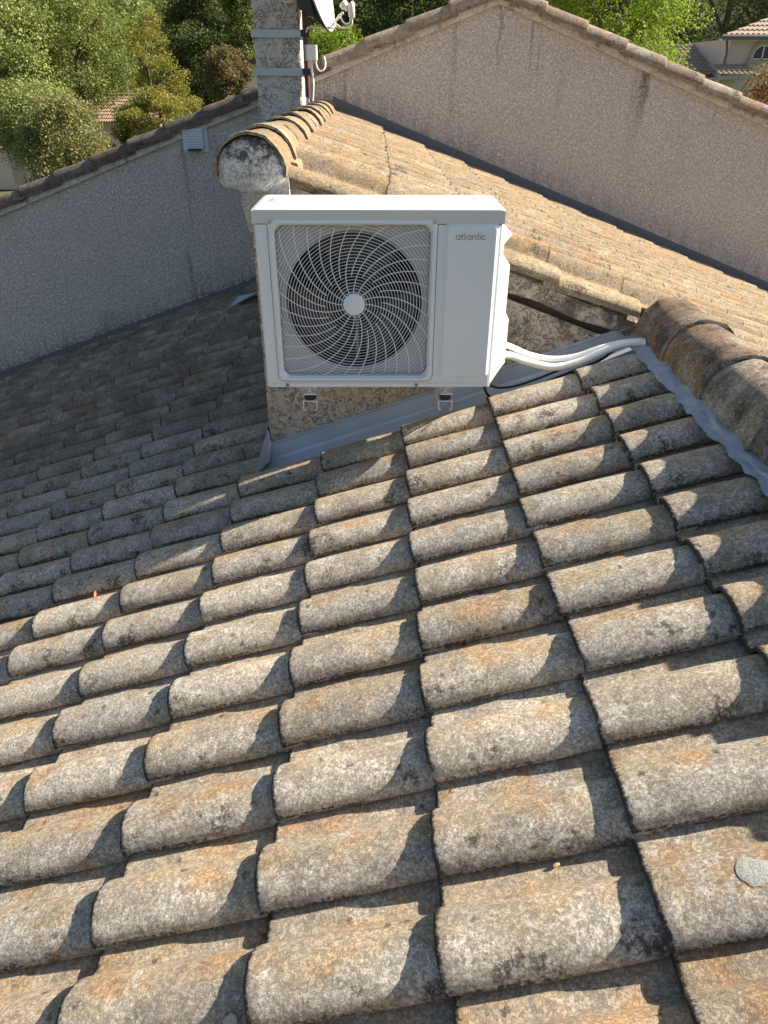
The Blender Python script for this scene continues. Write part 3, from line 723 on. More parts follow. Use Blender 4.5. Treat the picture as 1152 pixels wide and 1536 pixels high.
# ------------------------------------------------------------------ air conditioner
AX0, AX1, AY0, AY1, AZ0, AZ1 = -.412, .422, 2.552, 2.882, 6.004, 6.626
ac = empty('air_conditioner', ((AX0+AX1)/2, 2.7, AZ0), 'white outdoor air conditioner unit mounted on the tan wall', 'air conditioner')
def rrect(cx, cz, hx, hz, r, n=8):
    pts = []
    for (sx, sz, a0) in ((1, 1, 0), (-1, 1, 90), (-1, -1, 180), (1, -1, 270)):
        for k in range(n+1):
            a = R(a0+90*k/n); pts.append((cx+sx*(hx-r)+math.cos(a)*r, cz+sz*(hz-r)+math.sin(a)*r))
    return pts
GX, GZ, GH = -.0815, 6.3105, .2865
AZT = AZ1-.047               # joint below the top cover
# casing: back, sides, bottom
mb = MB()
t = .0015
prof = [(AX0+.012, AY0), (AX0+.003, AY0+.003), (AX0, AY0+.014), (AX0, AY1), (AX1, AY1), (AX1, AY0+.014), (AX1-.003, AY0+.003), (AX1-.012, AY0)]
mb.grid([[(x, y, AZ0) for x, y in prof], [(x, y, AZT-.003) for x, y in prof]], False)
mb.add([(x, y, AZ0) for x, y in prof], [tuple(range(len(prof)))])
mb.build('casing', M['white'], ac, fix=False)
# front panel with rounded opening
def ring(outer, inner, yo, yi, mbx, smooth=False):
    n = len(outer)
    for i in range(n):
        j = (i+1) % n
        mbx.add([(outer[i][0], yo, outer[i][1]), (outer[j][0], yo, outer[j][1]), (inner[j][0], yi, inner[j][1]), (inner[i][0], yi, inner[i][1])], [(0, 1, 2, 3)], smooth)
inner = rrect(GX, GZ, GH, GH, .024)
x0f, x1f, z0f, z1f = AX0+.012, .2125, AZ0+.001, AZT-.003
outer = []
for (px, pz) in inner:
    dx, dz = px-GX, pz-GZ
    k = min(((x1f-GX)/dx if dx > 1e-9 else (x0f-GX)/dx if dx < -1e-9 else 1e9), ((z1f-GZ)/dz if dz > 1e-9 else (z0f-GZ)/dz if dz < -1e-9 else 1e9))
    outer.append((GX+dx*k, GZ+dz*k))
ci = [8, 17, 26, 35]
mb = MB(); ring(outer, inner, AY0, AY0, mb)
# fill the four corner gaps of the ray cast outline
for cx_, cz_ in ((x1f, z1f), (x0f, z1f), (x0f, z0f), (x1f, z0f)):
    best = None
    for i in range(len(outer)):
        j = (i+1) % len(outer)
        a, b2 = outer[i], outer[j]
        onx = lambda p: abs(p[0]-cx_) < 1e-6
        onz = lambda p: abs(p[1]-cz_) < 1e-6
        if (onx(a) and onz(b2)) or (onz(a) and onx(b2)): mb.add([(a[0], AY0, a[1]), (cx_, AY0, cz_), (b2[0], AY0, b2[1])], [(0, 1, 2)])
# recess wall behind the bezel
ring(inner, inner, AY0, AY0+.012, mb)
# right section with raised service panel
pc = (.318, 6.311); po = rrect(pc[0]+.002, pc[1], .092, .272, .018); pm = rrect(pc[0]+.002, pc[1], .0905, .2705, .0175); pi_ = rrect(pc[0]+.002, pc[1], .081, .261, .014); pf = rrect(pc[0]+.002, pc[1], .0795, .2595, .013)
x0r, x1r = x1f, AX1-.012
outr = []
for (px, pz) in po:
    dx, dz = px-pc[0], pz-pc[1]
    k = min(((x1r-pc[0])/dx if dx > 1e-9 else (x0r-pc[0])/dx if dx < -1e-9 else 1e9), ((z1f-pc[1])/dz if dz > 1e-9 else (z0f-pc[1])/dz if dz < -1e-9 else 1e9))
    outr.append((pc[0]+dx*k, pc[1]+dz*k))
ring(outr, po, AY0, AY0, mb)
for cx_, cz_ in ((x1r, z1f), (x0r, z1f), (x0r, z0f), (x1r, z0f)):
    for i in range(len(outr)):
        a, b2 = outr[i], outr[(i+1) % len(outr)]
        if (abs(a[0]-cx_) < 1e-6 and abs(b2[1]-cz_) < 1e-6) or (abs(a[1]-cz_) < 1e-6 and abs(b2[0]-cx_) < 1e-6): mb.add([(a[0], AY0, a[1]), (cx_, AY0, cz_), (b2[0], AY0, b2[1])], [(0, 1, 2)])
front = mb.build('front_panel', M['white'], ac, fix=False)
mb = MB(); ring(po, pm, AY0-.0001, AY0-.0012, mb, True); ring(pm, pi_, AY0-.0012, AY0-.0098, mb, True); ring(pi_, pf, AY0-.0098, AY0-.0104, mb, True); mb.add([(x, AY0-.0104, z) for x, z in pf], [tuple(range(len(pf)))])
mb.build('service_panel', M['white'], front, fix=False)
# bezel of the fan guard
b0 = rrect(GX, GZ, GH-.002, GH-.002, .023); b1 = rrect(GX, GZ, GH-.010, GH-.010, .022); b2 = rrect(GX, GZ, GH-.016, GH-.016, .026); b3 = rrect(GX, GZ, GH-.023, GH-.023, .030); b4 = rrect(GX, GZ, GH-.024, GH-.024, .030)
mb = MB(); ring(b0, b0, AY0+.008, AY0-.001, mb); ring(b0, b1, AY0-.001, AY0-.0085, mb, True); ring(b1, b2, AY0-.0085, AY0-.0095, mb, True); ring(b2, b3, AY0-.0095, AY0+.003, mb, True); ring(b3, b4, AY0+.003, AY0+.020, mb, True)
guard = mb.build('fan_guard', M['white'], ac, fix=False)
gi = GH-.023
mb = MB()
def inside(x, z):
    dx, dz = abs(x-GX), abs(z-GZ); r = .030
    if dx > gi or dz > gi: return False
    if dx > gi-r and dz > gi-r: return math.hypot(dx-(gi-r), dz-(gi-r)) <= r
    return True
def gy(r): return AY0 + .004 - .0035*max(0, 1-(r/.25)**2)
rr = .044
while rr < .40:
    n = max(40, int(rr*520)); seg = []
    for i in range(n+1):
        a = 2*math.pi*i/n; x, z = GX+math.cos(a)*rr, GZ+math.sin(a)*rr
        if inside(x, z): seg.append((x, gy(rr), z))
        else:
            if len(seg) > 1: mb.tube(seg, .00115, 4, False)
            seg = []
    if len(seg) > 1: mb.tube(seg, .00115, 4, False)
    rr += .0104
for i in range(32):
    a0 = R(8 + i*360/32); r0 = .036 if i % 2 == 0 else .100
    seg = []; r = r0
    while r < .40:
        a = a0 - R(151)*r; x, z = GX+math.cos(a)*r, GZ+math.sin(a)*r
        if not inside(x, z): break
        seg.append((x, gy(r)-.0012, z)); r += .0125
    if len(seg) > 1: mb.tube(seg, .00165, 4, False)
mb.build('guard_wire', M['wire'], guard, kind='stuff', fix=False)
mb = MB(); rows = []
for r, y in ((.0005, -.0068), (.030, -.0062), (.036, -.0050), (.0385, -.0015), (.0385, .006)):
    rows.append([(GX+math.cos(a)*r, AY0+y, GZ+math.sin(a)*r) for a in [2*math.pi*q/40 for q in range(41)]])
mb.grid(rows); mb.build('hub_cap', M['white'], guard)
# orifice plate, duct, fan, coil
mb = MB(); outer = []; inner = []
for i in range(96):
    a = 2*math.pi*i/96; dx, dz = math.cos(a), math.sin(a); k = .283/max(abs(dx), abs(dz)); outer.append((GX+dx*k, GZ+dz*k)); inner.append((GX+dx*.243, GZ+dz*.243))
ring(outer, inner, AY0+.028, AY0+.028, mb)
inner2 = [(GX+(x-GX)*.985, GZ+(z-GZ)*.985) for x, z in inner]
ring(inner, inner2, AY0+.028, AY0+.034, mb, True)
orf = mb.build('orifice_plate', M['shroud'], ac, fix=False)
mb = MB(); ring(inner2, inner2, AY0+.034, AY0+.12, mb, True); mb.build('duct', M['fan'], orf, fix=False)
fan = None
mb = MB(); rows = []
for r, y in ((.001, .062), (.05, .062), (.062, .068), (.066, .10), (.066, .15)):
    rows.append([(GX+math.cos(a)*r, AY0+y, GZ+math.sin(a)*r) for a in [2*math.pi*q/32 for q in range(33)]])
mb.grid(rows); fan = mb.build('fan', M['fan'], ac)
for b in range(3):
    mb = MB(); rows = []
    for i in range(9):
        r = .060 + (.236-.060)*i/8; row = []
        for j in range(9):
            s = j/8; a = R(b*120+70) + (s-.5)*R(88)*(.62+.38*i/8) + R(22)*i/8
            row.append((GX+math.cos(a)*r, AY0+.060+.075*s+.008*math.sin(math.pi*s), GZ+math.sin(a)*r))
        rows.append(row)
    mb.grid(rows); back = [[(p[0], p[1]+.004, p[2]) for p in r] for r in rows]; mb.grid(back)
    mb.build('blade', M['fan'], fan, fix=False)
mb = MB(); mb.box((AX0+.004, AY1-.06, AZ0+.004), (.21, AY1-.03, AZT-.006)); mb.build('coil', M['coil'], ac)
mb = MB()
for xx in (.005, .045): mb.box((GX+xx-.006, AY0+.17, AZ0+.01), (GX+xx+.006, AY0+.178, AZT-.01))
mb.tube([(GX, AY0+.145, GZ), (GX, AY0+.2, GZ)], .05, 20); mb.build('motor_mount', M['shroud'], ac)
mb = MB(); mb.box((.2105, AY0+.03, AZ0+.003), (.214, AY1-.01, AZT-.006)); mb.build('partition', M['shroud'], ac)
# top cover with skirt and pressed ribs
def zt(x, y):
    u = (x-AX0)/(AX1-AX0); v = (y-AY0)/(AY1-AY0)
    z = AZ1 - .004*max(0, 1-min(u, 1-u)/.02)**2 - .004*max(0, 1-min(v, 1-v)/.05)**2
    e = .10 + .05*math.sin(v*9)
    m_ = max(0, min(1, (min(u, 1-u)-e)/.035))
    z += .0060*m_*(max(0, math.sin(v*2*math.pi*3.0-.6))**.7 if math.sin(v*2*math.pi*3.0-.6) > 0 else 0)*(1 if .12 < v < .9 else 0)
    for cu in (.075, .925):
        dd = math.hypot((u-cu)/.030, (v-.55)/.26); z += .006*max(0, 1-dd*dd)
    return z
o_ = .004
nxs, nys = 90, 40
rows = [[(AX0-o_+(AX1-AX0+2*o_)*i/nxs, AY0-o_+(AY1-AY0+2*o_)*j/nys, zt(AX0+(AX1-AX0)*i/nxs, AY0+(AY1-AY0)*j/nys)) for i in range(nxs+1)] for j in range(nys+1)]
mb = MB(); mb.grid(rows)
def skirt(edge, dy, dx):
    lo = [(p[0], p[1], AZT) for p in edge]; li = [(p[0]+dx, p[1]+dy, AZT-.0005) for p in edge]
    mb.grid([edge, lo], False); mb.grid([lo, li], False)
skirt(rows[0], .006, 0); skirt(rows[-1], -.006, 0); skirt([r[0] for r in rows], 0, .006); skirt([r[-1] for r in rows], 0, -.006)
mb.build('top_cover', M['white2'], ac, fix=False)
mb = MB(); mb.box((AX0+.003, AY0+.0035, AZT-.004), (AX1-.003, AY1-.003, AZT+.006)); mb.build('seam', M['seam'], ac)
# lower front lip
mb = MB(); mb.box((AX0+.013, AY0-.0025, AZ0+.0005), (AX1-.030, AY0-.0002, AZ0+.014)); mb.build('front_lip', M['white'], ac)
# service valve cover on the right side
LV = [(6.540, .004, .0), (6.525, .055, 1), (6.505, .075, 1), (6.498, .075, 1), (6.494, .048, 1), (6.430, .048, 1), (6.392, .078, 1), (6.215, .078, 1), (6.185, .092, 1), (6.010, .092, 1), (6.006, .086, 1)]
mb = MB(); rows = []
for z, p, _ in LV: rows.append([(AX1+.0005, AY0+.035, z), (AX1+.006, AY0+.034, z), (AX1+p*.93, AY0+.235, z), (AX1+p, AY0+.245, z), (AX1+p, AY1-.02, z), (AX1+.0005, AY1-.02, z)])
mb.grid(rows, False); mb.add(rows[0], [tuple(range(6))]); mb.add(rows[-1], [tuple(range(6))[::-1]])
mb.build('valve_cover', M['cover'], ac)
# screws
for x, z in ((GX-GH+.013, GZ+GH-.013), (GX+GH-.013, GZ+GH-.013)):
    mb = MB(); mb.tube([(x, AY0-.008, z), (x, AY0-.0115, z), (x, AY0-.0122, z)], [.0058, .0055, .003], 12); mb.box((x-.0045, AY0-.0126, z-.0008), (x+.0045, AY0-.0121, z+.0008)); mb.build('screw', M['steel'], ac)
for x in (-.335, .145):
    mb = MB(); mb.tube([(x, AY0-.002, AZ0+.0085), (x, AY0-.005, AZ0+.0085), (x, AY0-.006, AZ0+.0085)], [.0062, .006, .003], 10); mb.build('screw', M['screw'], ac)
# lettering
def stroke(pts, w, mbx, y):
    n = len(pts); L_ = []; R_ = []
    for i in range(n):
        a = Vector(pts[max(i-1, 0)]); b = Vector(pts[min(i+1, n-1)]); d = (b-a).normalized(); nn = Vector((-d.y, d.x))
        p = Vector(pts[i]); L_.append(p+nn*w); R_.append(p-nn*w)
    mbx.grid([[(p.x, y, p.y) for p in L_], [(p.x, y, p.y) for p in R_]], False)
def arc(cx_, cz_, rx, rz, a0, a1, n=18): return [(cx_+math.cos(R(a0+(a1-a0)*i/n))*rx, cz_+math.sin(R(a0+(a1-a0)*i/n))*rz) for i in range(n+1)]
LX, LZ, LH = .264, 6.5295, .0155      # start, baseline, x-height
lw = .00185; px = LX; glyphs = []
def letter(ch, x):
    h = LH; rx = .0078; cz_ = LZ+h/2; rz = h/2-lw
    S_ = []
    if ch == 'a': S_ = [arc(x+rx, cz_, rx-.001, rz, 0, 360, 26), [(x+2*rx-.001, LZ), (x+2*rx-.001, LZ+h)]]; adv = 2*rx+.0035
    if ch == 't': S_ = [[(x+.002, LZ+h*1.32), (x+.002, LZ+h*.30)], arc(x+.006, LZ+h*.34, .004, h*.34-lw, 180, 285, 8), [(x-.0015, LZ+h-lw), (x+.0075, LZ+h-lw)]]; adv = .0105
    if ch == 'l': S_ = [[(x+.001, LZ), (x+.001, LZ+h*1.42)]]; adv = .0058
    if ch == 'n': S_ = [[(x+.001, LZ), (x+.001, LZ+h)], arc(x+.001+.0062, LZ+h-lw-.0055, .0062, .0055, 180, 0, 14), [(x+.0134, LZ), (x+.0134, LZ+h-lw-.0055)]]; adv = .0182
    if ch == 'i': S_ = [[(x+.001, LZ), (x+.001, LZ+h)], [(x+.001, LZ+h*1.2), (x+.001, LZ+h*1.42)]]; adv = .0055
    if ch == 'c': S_ = [arc(x+rx-.001, cz_, rx-.001, rz, 48, 312, 20)]; adv = 2*rx
    return S_, adv
for ch in 'atlantic':
    S_, adv = letter(ch, px); mb = MB()
    for j, s in enumerate(S_): stroke(s, lw, mb, AY0-.0110-.00015*j)
    mb.build('letter', M['logo'], front, fix=False); px += adv
# the unit is 0.79 m wide; set it on its brackets
ac.scale = (.948, .948, .948); ac.location = (.0047, 2.5596, 6.0560)
BY0, BY1 = 2.420, 2.732
# brackets
for x, lab in ((-.2425, 'galvanised steel bracket arm under the left end of the air conditioner'), (.2455, 'galvanised steel bracket arm under the right end of the air conditioner')):
    br = empty('mounting_bracket', (x, YB, 5.98), lab, 'bracket', 'brackets carrying the air conditioner')
    y0 = BY0+.005; zt_ = 6.000; hw = .0250
    mb = MB(); th_ = .0025
    mb.box((x-hw, y0, zt_-th_), (x+hw, YB+.004, zt_))
    for s in (-1, 1):
        xa = x+s*hw; mb.box((min(xa, xa-s*th_), y0, zt_-.036), (max(xa, xa-s*th_), YB+.004, zt_-th_-.0001))
        xb = xa-s*th_*1.01; mb.box((min(xb, xb-s*.007), y0, zt_-.036), (max(xb, xb-s*.007), YB+.004, zt_-.0335))
    mb.build('arm', M['bracket'], br)
    mb = MB(); mb.prism([(x-hw, YB-.006, zt_+.26), (x+hw, YB-.006, zt_+.26), (x+hw, YB-.006, zt_-.036), (x-hw, YB-.006, zt_-.036)][:4], (0, .0055, 0))
    mb.build('wall_plate', M['bracket'], br)
    for yy in (BY0+.028, BY1-.05):
        mb = MB(); mb.tube([(x, yy, zt_+.0005), (x, yy, zt_+.004), (x, yy, zt_+.016), (x, yy, zt_+.022)], [.016, .021, .021, .017], 16); mb.build('rubber_mount', M['rubber'], br)
    mb = MB(); mb.box((x-.020, BY0+.006, zt_+.0225), (x+.024, BY0+.05, zt_+.0255)); mb.box((x-.020, BY0+.047, zt_+.0256), (x+.024, BY0+.05, 6.0555)); mb.build('foot_plate', M['bracket'], br)
    mb = MB(); mb.tube([(x, BY0+.026, zt_+.0257), (x, BY0+.026, zt_+.034)], .0085, 6, smooth=False); mb.tube([(x, BY0+.026, zt_+.0341), (x, BY0+.026, zt_+.044)], .0042, 8); mb.build('bolt', M['bracket'], br)
# pipes and cables
cable([(.44, 2.62, 6.105), (.511, 2.69, 6.078), (.585, 2.715, 6.045), (.694, 2.72, 6.021), (.796, 2.72, 6.043), (.893, 2.72, 6.090), (.96, 2.72, 6.113), (1.02, 2.715, 6.122), (1.06, 2.70, 6.118)], .0148, M['pvc'], 'refrigerant_pipe', 'thicker white insulated pipe curving from the unit to the ridge', 'pipe', 'pipes from the air conditioner', 10, 12)
cable([(.44, 2.64, 6.150), (.515, 2.715, 6.105), (.60, 2.745, 6.062), (.69, 2.752, 6.043), (.78, 2.752, 6.052), (.87, 2.75, 6.085), (.95, 2.745, 6.110), (1.04, 2.735, 6.124)], .0116, M['pvc'], 'refrigerant_pipe', 'thinner white insulated pipe behind the thicker one', 'pipe', 'pipes from the air conditioner', 10, 12)
cable([(.402, 2.60, 6.075), (.412, 2.655, 5.985), (.450, 2.700, 5.905), (.529, 2.735, 5.898), (.625, 2.728, 5.935), (.758, 2.750, 5.982), (.891, 2.774, 6.030), (.97, 2.785, 6.085), (1.05, 2.76, 6.11)], .0055, M['black_cable'], 'power_cable', 'black cable lying lowest on the zinc tray below the pipes', 'cable', 'black cables under the pipes', 10)
cable([(.405, 2.62, 6.075), (.420, 2.70, 5.99), (.470, 2.755, 5.925), (.55, 2.775, 5.918), (.64, 2.770, 5.950), (.75, 2.785, 5.990), (.88, 2.800, 6.034), (.97, 2.80, 6.088), (1.05, 2.78, 6.115)], .0048, M['black_cable'], 'power_cable', 'black cable beside the lowest one, nearer the wall', 'cable', 'black cables under the pipes', 10)

# ------------------------------------------------------------------ small things lying on the tiles
def tile_z(x, y):
    s = ((x-X0)/CX) % 1.0; v = ((y-Y0) % RP)
    z = PROF[-1][1]
    for (a, za), (b, zb) in zip(PROF, PROF[1:]):
        if a <= v <= b and b > a: z = za+(zb-za)*(v-a)/(b-a); break
    return zl(x) + (z + TILT*(1-s))/math.cos(THL)
def lichen_mat(name, col):
    m = NM(name); n = m.noise(260, 5, .7); m.bump(n, 1.0, .004)
    return m.set(m.mix(m.ramp(n, .35, .65), tuple(c*.68 for c in col), col), .95, 0, .1)
M['lichen_w'] = lichen_mat('pale_lichen', (.52, .51, .44)); M['lichen_g'] = lichen_mat('green_lichen', (.42, .44, .26)); M['lichen_d'] = lichen_mat('dark_lichen', (.10, .10, .09))
def patch(x, y, r, mat, label, seed, rim=0.0):
    mb = MB(); rows = []
    n = 26
    for i in range(7):
        t = i/6; row = []
        for j in range(n+1):
            a = 2*math.pi*(j % n)/n; q = r*t*(1+.18*fb(math.cos(a)*1.6, math.sin(a)*1.6, seed)+.16*fb(math.cos(a)*5, math.sin(a)*5, seed+3))
            xx, yy = x+math.cos(a)*q, y+math.sin(a)*q
            row.append((xx, yy, tile_z(xx, yy)+(.0012+.0011*fb(xx*210, yy*210, seed))*(1-t**6)+.0005))
        rows.append(row)
    mb.grid(rows); return mb.build('lichen_patch', mat, None, label, 'lichen', 'lichens on the tiles', fix=False)
patch(.575, .655, .024, M['lichen_w'], 'large round pale grey lichen on the tile at the right edge', 2)
patch(-.250, .590, .013, M['lichen_w'], 'whitish oval lichen in the tile channel at the lower left', 3)
patch(.135, 1.335, .011, M['lichen_w'], 'small white rosette of lichen in a channel below the centre', 4)
patch(.03, .395, .010, M['lichen_g'], 'small yellow green lichen on the barrel at the bottom', 5)
# grey tuft of moss
mb = MB(); tr = random.Random(4)
tx, ty = -.685, 2.115
for i in range(260):
    a = tr.random()*6.283; q = abs(tr.gauss(0, .016)); x, y = tx+math.cos(a)*q*1.5, ty+math.sin(a)*q; z = tile_z(x, y)
    h = .004+.012*max(0, 1-q/.03); dx, dy = tr.gauss(0, .004), tr.gauss(0, .004); w = .0016
    mb.add([(x-w, y, z-.001), (x+w, y, z-.001), (x+dx, y+dy, z+h)], [(0, 1, 2)])
mb.build('moss_tuft', M['lichen_w'], None, 'pale grey green tuft of moss on a tile left of centre', 'moss', fix=False)
M['red_leaf'] = plain('red_leaf', (.52, .13, .035), .6); M['twig'] = plain('twig', (.46, .30, .15), .8); M['dry'] = plain('dry_leaf', (.36, .20, .09), .8)
def leaf(x, y, s, ang, mat, label, up=.5):
    ol = [(-1, 0), (-.7, .35), (-.25, .55), (.2, .45), (.65, .25), (1.1, 0), (.65, -.25), (.2, -.45), (-.25, -.55), (-.7, -.35)]
    z0 = tile_z(x, y)+.004; v = [(x, y, z0)]
    ca, sa = math.cos(ang), math.sin(ang)
    for a, b in ol:
        dx, dy = (a*ca-b*sa)*s, (a*sa+b*ca)*s; v.append((x+dx, y+dy, z0+abs(b)*s*.6+up*s*max(0, a)))
    k = len(v); f = [(0, i, i % 10+1) for i in range(1, 11)]
    mb = MB(); mb.add(v, f); mb.add([(p[0], p[1], p[2]-.0006) for p in v], [q[::-1] for q in f]); return mb.build('fallen_leaf', mat, None, label, 'leaf', fix=False)
leaf(-1.02, 2.085, .014, 1.9, M['red_leaf'], 'small orange red leaf on a shaded tile at the left', .9)
def bit(x, y, ln, ang, r, label):
    ca, sa = math.cos(ang)*ln/2, math.sin(ang)*ln/2; za, zb = tile_z(x-ca, y-sa)+r, tile_z(x+ca, y+sa)+r
    return MB().tube([(x-ca, y-sa, za), (x, y, (za+zb)/2+r*.3), (x+ca, y+sa, zb)], [r*.8, r, r*.7], 6).build('twig', M['twig'], None, label, 'twig', 'bits of twig on the tiles')
bit(.335, 1.545, .024, .15, .0042, 'longer pale bit of twig in the channel right of centre')
bit(.262, 1.535, .010, .8, .0045, 'short pale bit of twig left of the longer one')
bit(.315, .765, .012, .3, .004, 'stub of twig in the channel at the lower right')
mb = MB(); sx, sy = -1.12, 6.12
mb.add([(sx-.13, sy-.05, zl(sx-.13)+.10), (sx+.10, sy+.02, zl(sx)+.16), (sx+.13, sy+.13, zl(sx)+.15), (sx-.06, sy+.09, zl(sx)+.12)], [(0, 1, 2, 3)])
mb.add([(sx-.13, sy-.05, zl(sx-.13)+.096), (sx+.10, sy+.02, zl(sx)+.156), (sx+.13, sy+.13, zl(sx)+.146), (sx-.06, sy+.09, zl(sx)+.116)], [(3, 2, 1, 0)])
mb.build('zinc_offcut', M['zinc'], None, 'scrap of zinc sheet lying on the shaded tiles left of the unit', 'metal scrap', fix=False)

# ------------------------------------------------------------------ ground and background
def gh(x, y):
    s = lambda v, a, b: (lambda t: t*t*(3-2*t))(max(0, min(1, (v-a)/(b-a))))
    far = 26*s(y, 74, 190)
    right = 4.2*s(x, 2, 14)*s(y, 17, 32) + 18*s(x, 4, 40)*s(y, 38, 90)
    return max(far, right) + .25*fb(x*.06, y*.06, 2)*s(y, 12, 40)
m = NM('grass_ground'); n = m.noise(.35, 5, .65); n2 = m.noise(7, 5, .7)
M['grass'] = m.set(m.mix(n2, m.mix(m.ramp(n, .4, .6), (.045, .085, .022), (.085, .10, .035)), (.11, .13, .05)), .95, 0, .1)
rows = []
for j in range(91):
    y = -60 + 340*(j/90)
    rows.append([(-220+440*(i/100), y, gh(-220+440*(i/100), y)) for i in range(101)])
mb = MB(); mb.grid(rows); mb.build('ground', M['grass'], None, kind='structure', fix=False)
M['asphalt'] = plain('pale_drive', (.33, .31, .28), .95, nscale=2, namt=.2)
mb = MB(); rows = []
for i in range(25):
    t = i/24; x = -42+t*26; y = 52.5 - 3*math.sin(t*2) - (2*t)
    rows.append([(x, y-1.4, .27), (x, y+1.6, .27)])
mb.grid(rows); mb.build('road', M['asphalt'], None, kind='structure', fix=False)

M['bark'] = plain('bark', (.11, .085, .06), .95, nscale=6, namt=.4, bump=.6)
def leaf_mat(name, a, b, c=None, trans=.35):
    m = NM(name); r = m.geo.outputs['Random Per Island']; n = m.noise(.8, 3, .6)
    col = m.mix(r, a, b); 
    if c: col = m.mix(m.ramp(m.math('ADD', n, m.math('MULTIPLY', r, .25)), .56, .76), col, c)
    m.set(col, .6, 0, .25)
    tr = m.n('ShaderNodeBsdfTranslucent'); m.put(tr.inputs[0], m.mix(.5, col, (.24, .28, .03)))
    mx = m.n('ShaderNodeMixShader'); mx.inputs[0].default_value = trans
    m.nt.links.new(m.b.outputs[0], mx.inputs[1]); m.nt.links.new(tr.outputs[0], mx.inputs[2]); m.nt.links.new(mx.outputs[0], m.out.inputs[0])
    return m.m
LM = {
 'dark': leaf_mat('leaf_dark', (0.032, 0.055, 0.020), (0.069, 0.103, 0.032), (0.098, 0.121, 0.044), .2),
 'mid': leaf_mat('leaf_mid', (0.086, 0.135, 0.036), (0.175, 0.222, 0.060), (0.269, 0.270, 0.075)),
 'light': leaf_mat('leaf_light', (0.155, 0.202, 0.052), (0.278, 0.327, 0.087), (0.402, 0.404, 0.147)),
 'olive': leaf_mat('leaf_olive', (0.135, 0.160, 0.063), (0.253, 0.271, 0.113), (0.350, 0.302, 0.121)),
 'yellow': leaf_mat('leaf_yellow', (0.172, 0.199, 0.037), (0.291, 0.279, 0.056), (0.344, 0.252, 0.062)),
 'autumn': leaf_mat('leaf_autumn', (.20, .085, .035), (.26, .15, .05), (.30, .09, .05)),
 'bright': leaf_mat('leaf_bright', (0.120, 0.228, 0.022), (0.240, 0.348, 0.036), (0.300, 0.360, 0.048), .45),
 'brown': leaf_mat('leaf_brown', (.16, .085, .05), (.22, .13, .07), (.15, .13, .06)),
}
def leaf_mesh(name, cent, size, rs, mat, up=.25):
    n = len(cent)
    nrm = rs.normal(size=(n, 3)); nrm[:, 2] = np.abs(nrm[:, 2])+up; nrm /= np.linalg.norm(nrm, axis=1)[:, None]
    t = rs.normal(size=(n, 3)); t -= nrm*(t*nrm).sum(1)[:, None]; t /= np.linalg.norm(t, axis=1)[:, None]
    b = np.cross(nrm, t); s = (size*rs.uniform(.6, 1.4, n))[:, None]
    v = np.stack([cent-t*s, cent-b*s*.5+nrm*s*.12, cent+t*s, cent+b*s*.5+nrm*s*.12], 1).reshape(-1, 3)
    me = bpy.data.meshes.new(name); me.vertices.add(4*n); me.vertices.foreach_set('co', v.astype(np.float32).ravel())
    me.loops.add(4*n); me.loops.foreach_set('vertex_index', np.arange(4*n, dtype=np.int32))
    me.polygons.add(n); me.polygons.foreach_set('loop_start', np.arange(n, dtype=np.int32)*4); me.polygons.foreach_set('loop_total', np.full(n, 4, np.int32))
    me.materials.append(mat); me.update(calc_edges=True); return me
def tree(name, label, x, y, height, rx, rz, lm, nl=6000, ls=.16, seed=1, cz=None, clumps=60, cat='tree', group=None, ry=None, shape='round', ground=None, clr=None):
    nl = int(nl*3.2); ls = ls*.54
    rs = np.random.RandomState(seed); g = gh(x, y) if ground is None else ground
    root = empty(name, (x, y, g), label, cat, group); ry = ry or rx
    top = g+height; cz = top-rz if cz is None else cz
    d = rs.normal(size=(clumps, 3)); d /= np.linalg.norm(d, axis=1)[:, None]
    rad = rs.uniform(.35, 1, clumps)**.5
    c = d*rad[:, None]*np.array([rx, ry, rz])*.88
    if shape == 'cone':
        u = rs.uniform(0, 1, clumps)**.8; a = rs.uniform(0, 6.283, clumps); rr = (1-u)*.95+.06; q = np.sqrt(rs.uniform(.2, 1, clumps))*rr
        c = np.stack([np.cos(a)*q*rx, np.sin(a)*q*ry, (u*2-1)*rz], 1)
    c += np.array([x, y, cz])
    cs = (clr or .30*min(rx, rz))*rs.uniform(.55, 1.3, clumps)
    w = cs**2; idx = rs.choice(clumps, nl, p=w/w.sum())
    e = rs.normal(size=(nl, 3)); e /= np.linalg.norm(e, axis=1)[:, None]; e *= (rs.uniform(0, 1, nl)**.45)[:, None]
    P = c[idx] + e*cs[idx][:, None]*np.array([1.15, 1.15, .8])
    P = P[P[:, 2] > g+.05]
    me = leaf_mesh('crown', P-np.array([x, y, g]), ls, rs, lm)
    o = bpy.data.objects.new('crown', me); COL.objects.link(o); o.parent = root
    mb = MB(); tr0 = max(.03, height*.018)
    tip = Vector((x, y, cz+rz*.55)); mid = Vector((x+rs.normal()*.05*height*.3, y, (g+cz)/2))
    mb.tube([(x, y, g-.1), mid, (x, y, cz), tip], [tr0*1.3, tr0, tr0*.7, tr0*.2], 7)
    for i in rs.choice(clumps, min(clumps, 16), replace=False):
        q = Vector(c[i]); s = Vector((x, y, min(cz+rz*.3, max(g+height*.15, q.z-rz*.5))))
        mb.tube([s, s.lerp(q, .5)+Vector((0, 0, .04*rz)), q], [tr0*.5, tr0*.3, tr0*.1], 5)
    mb.build('trunk', M['bark'], root, fix=False)
    return root
TG = 'trees beyond the gable'
tree('round_shrub', 'rounded olive green shrub, nearest above the left verge', -13.9, 36, 6.0, 2.0, 2.4, LM['olive'], 9000, .11, 1, cz=4.2, clumps=90, group=TG, clr=.62)
tree('leafy_tree', 'light green leafy tree behind the olive shrub at the left', -19.3, 47, 6.9, 2.8, 2.4, LM['light'], 11000, .13, 2, clumps=120, group=TG, clr=.95)
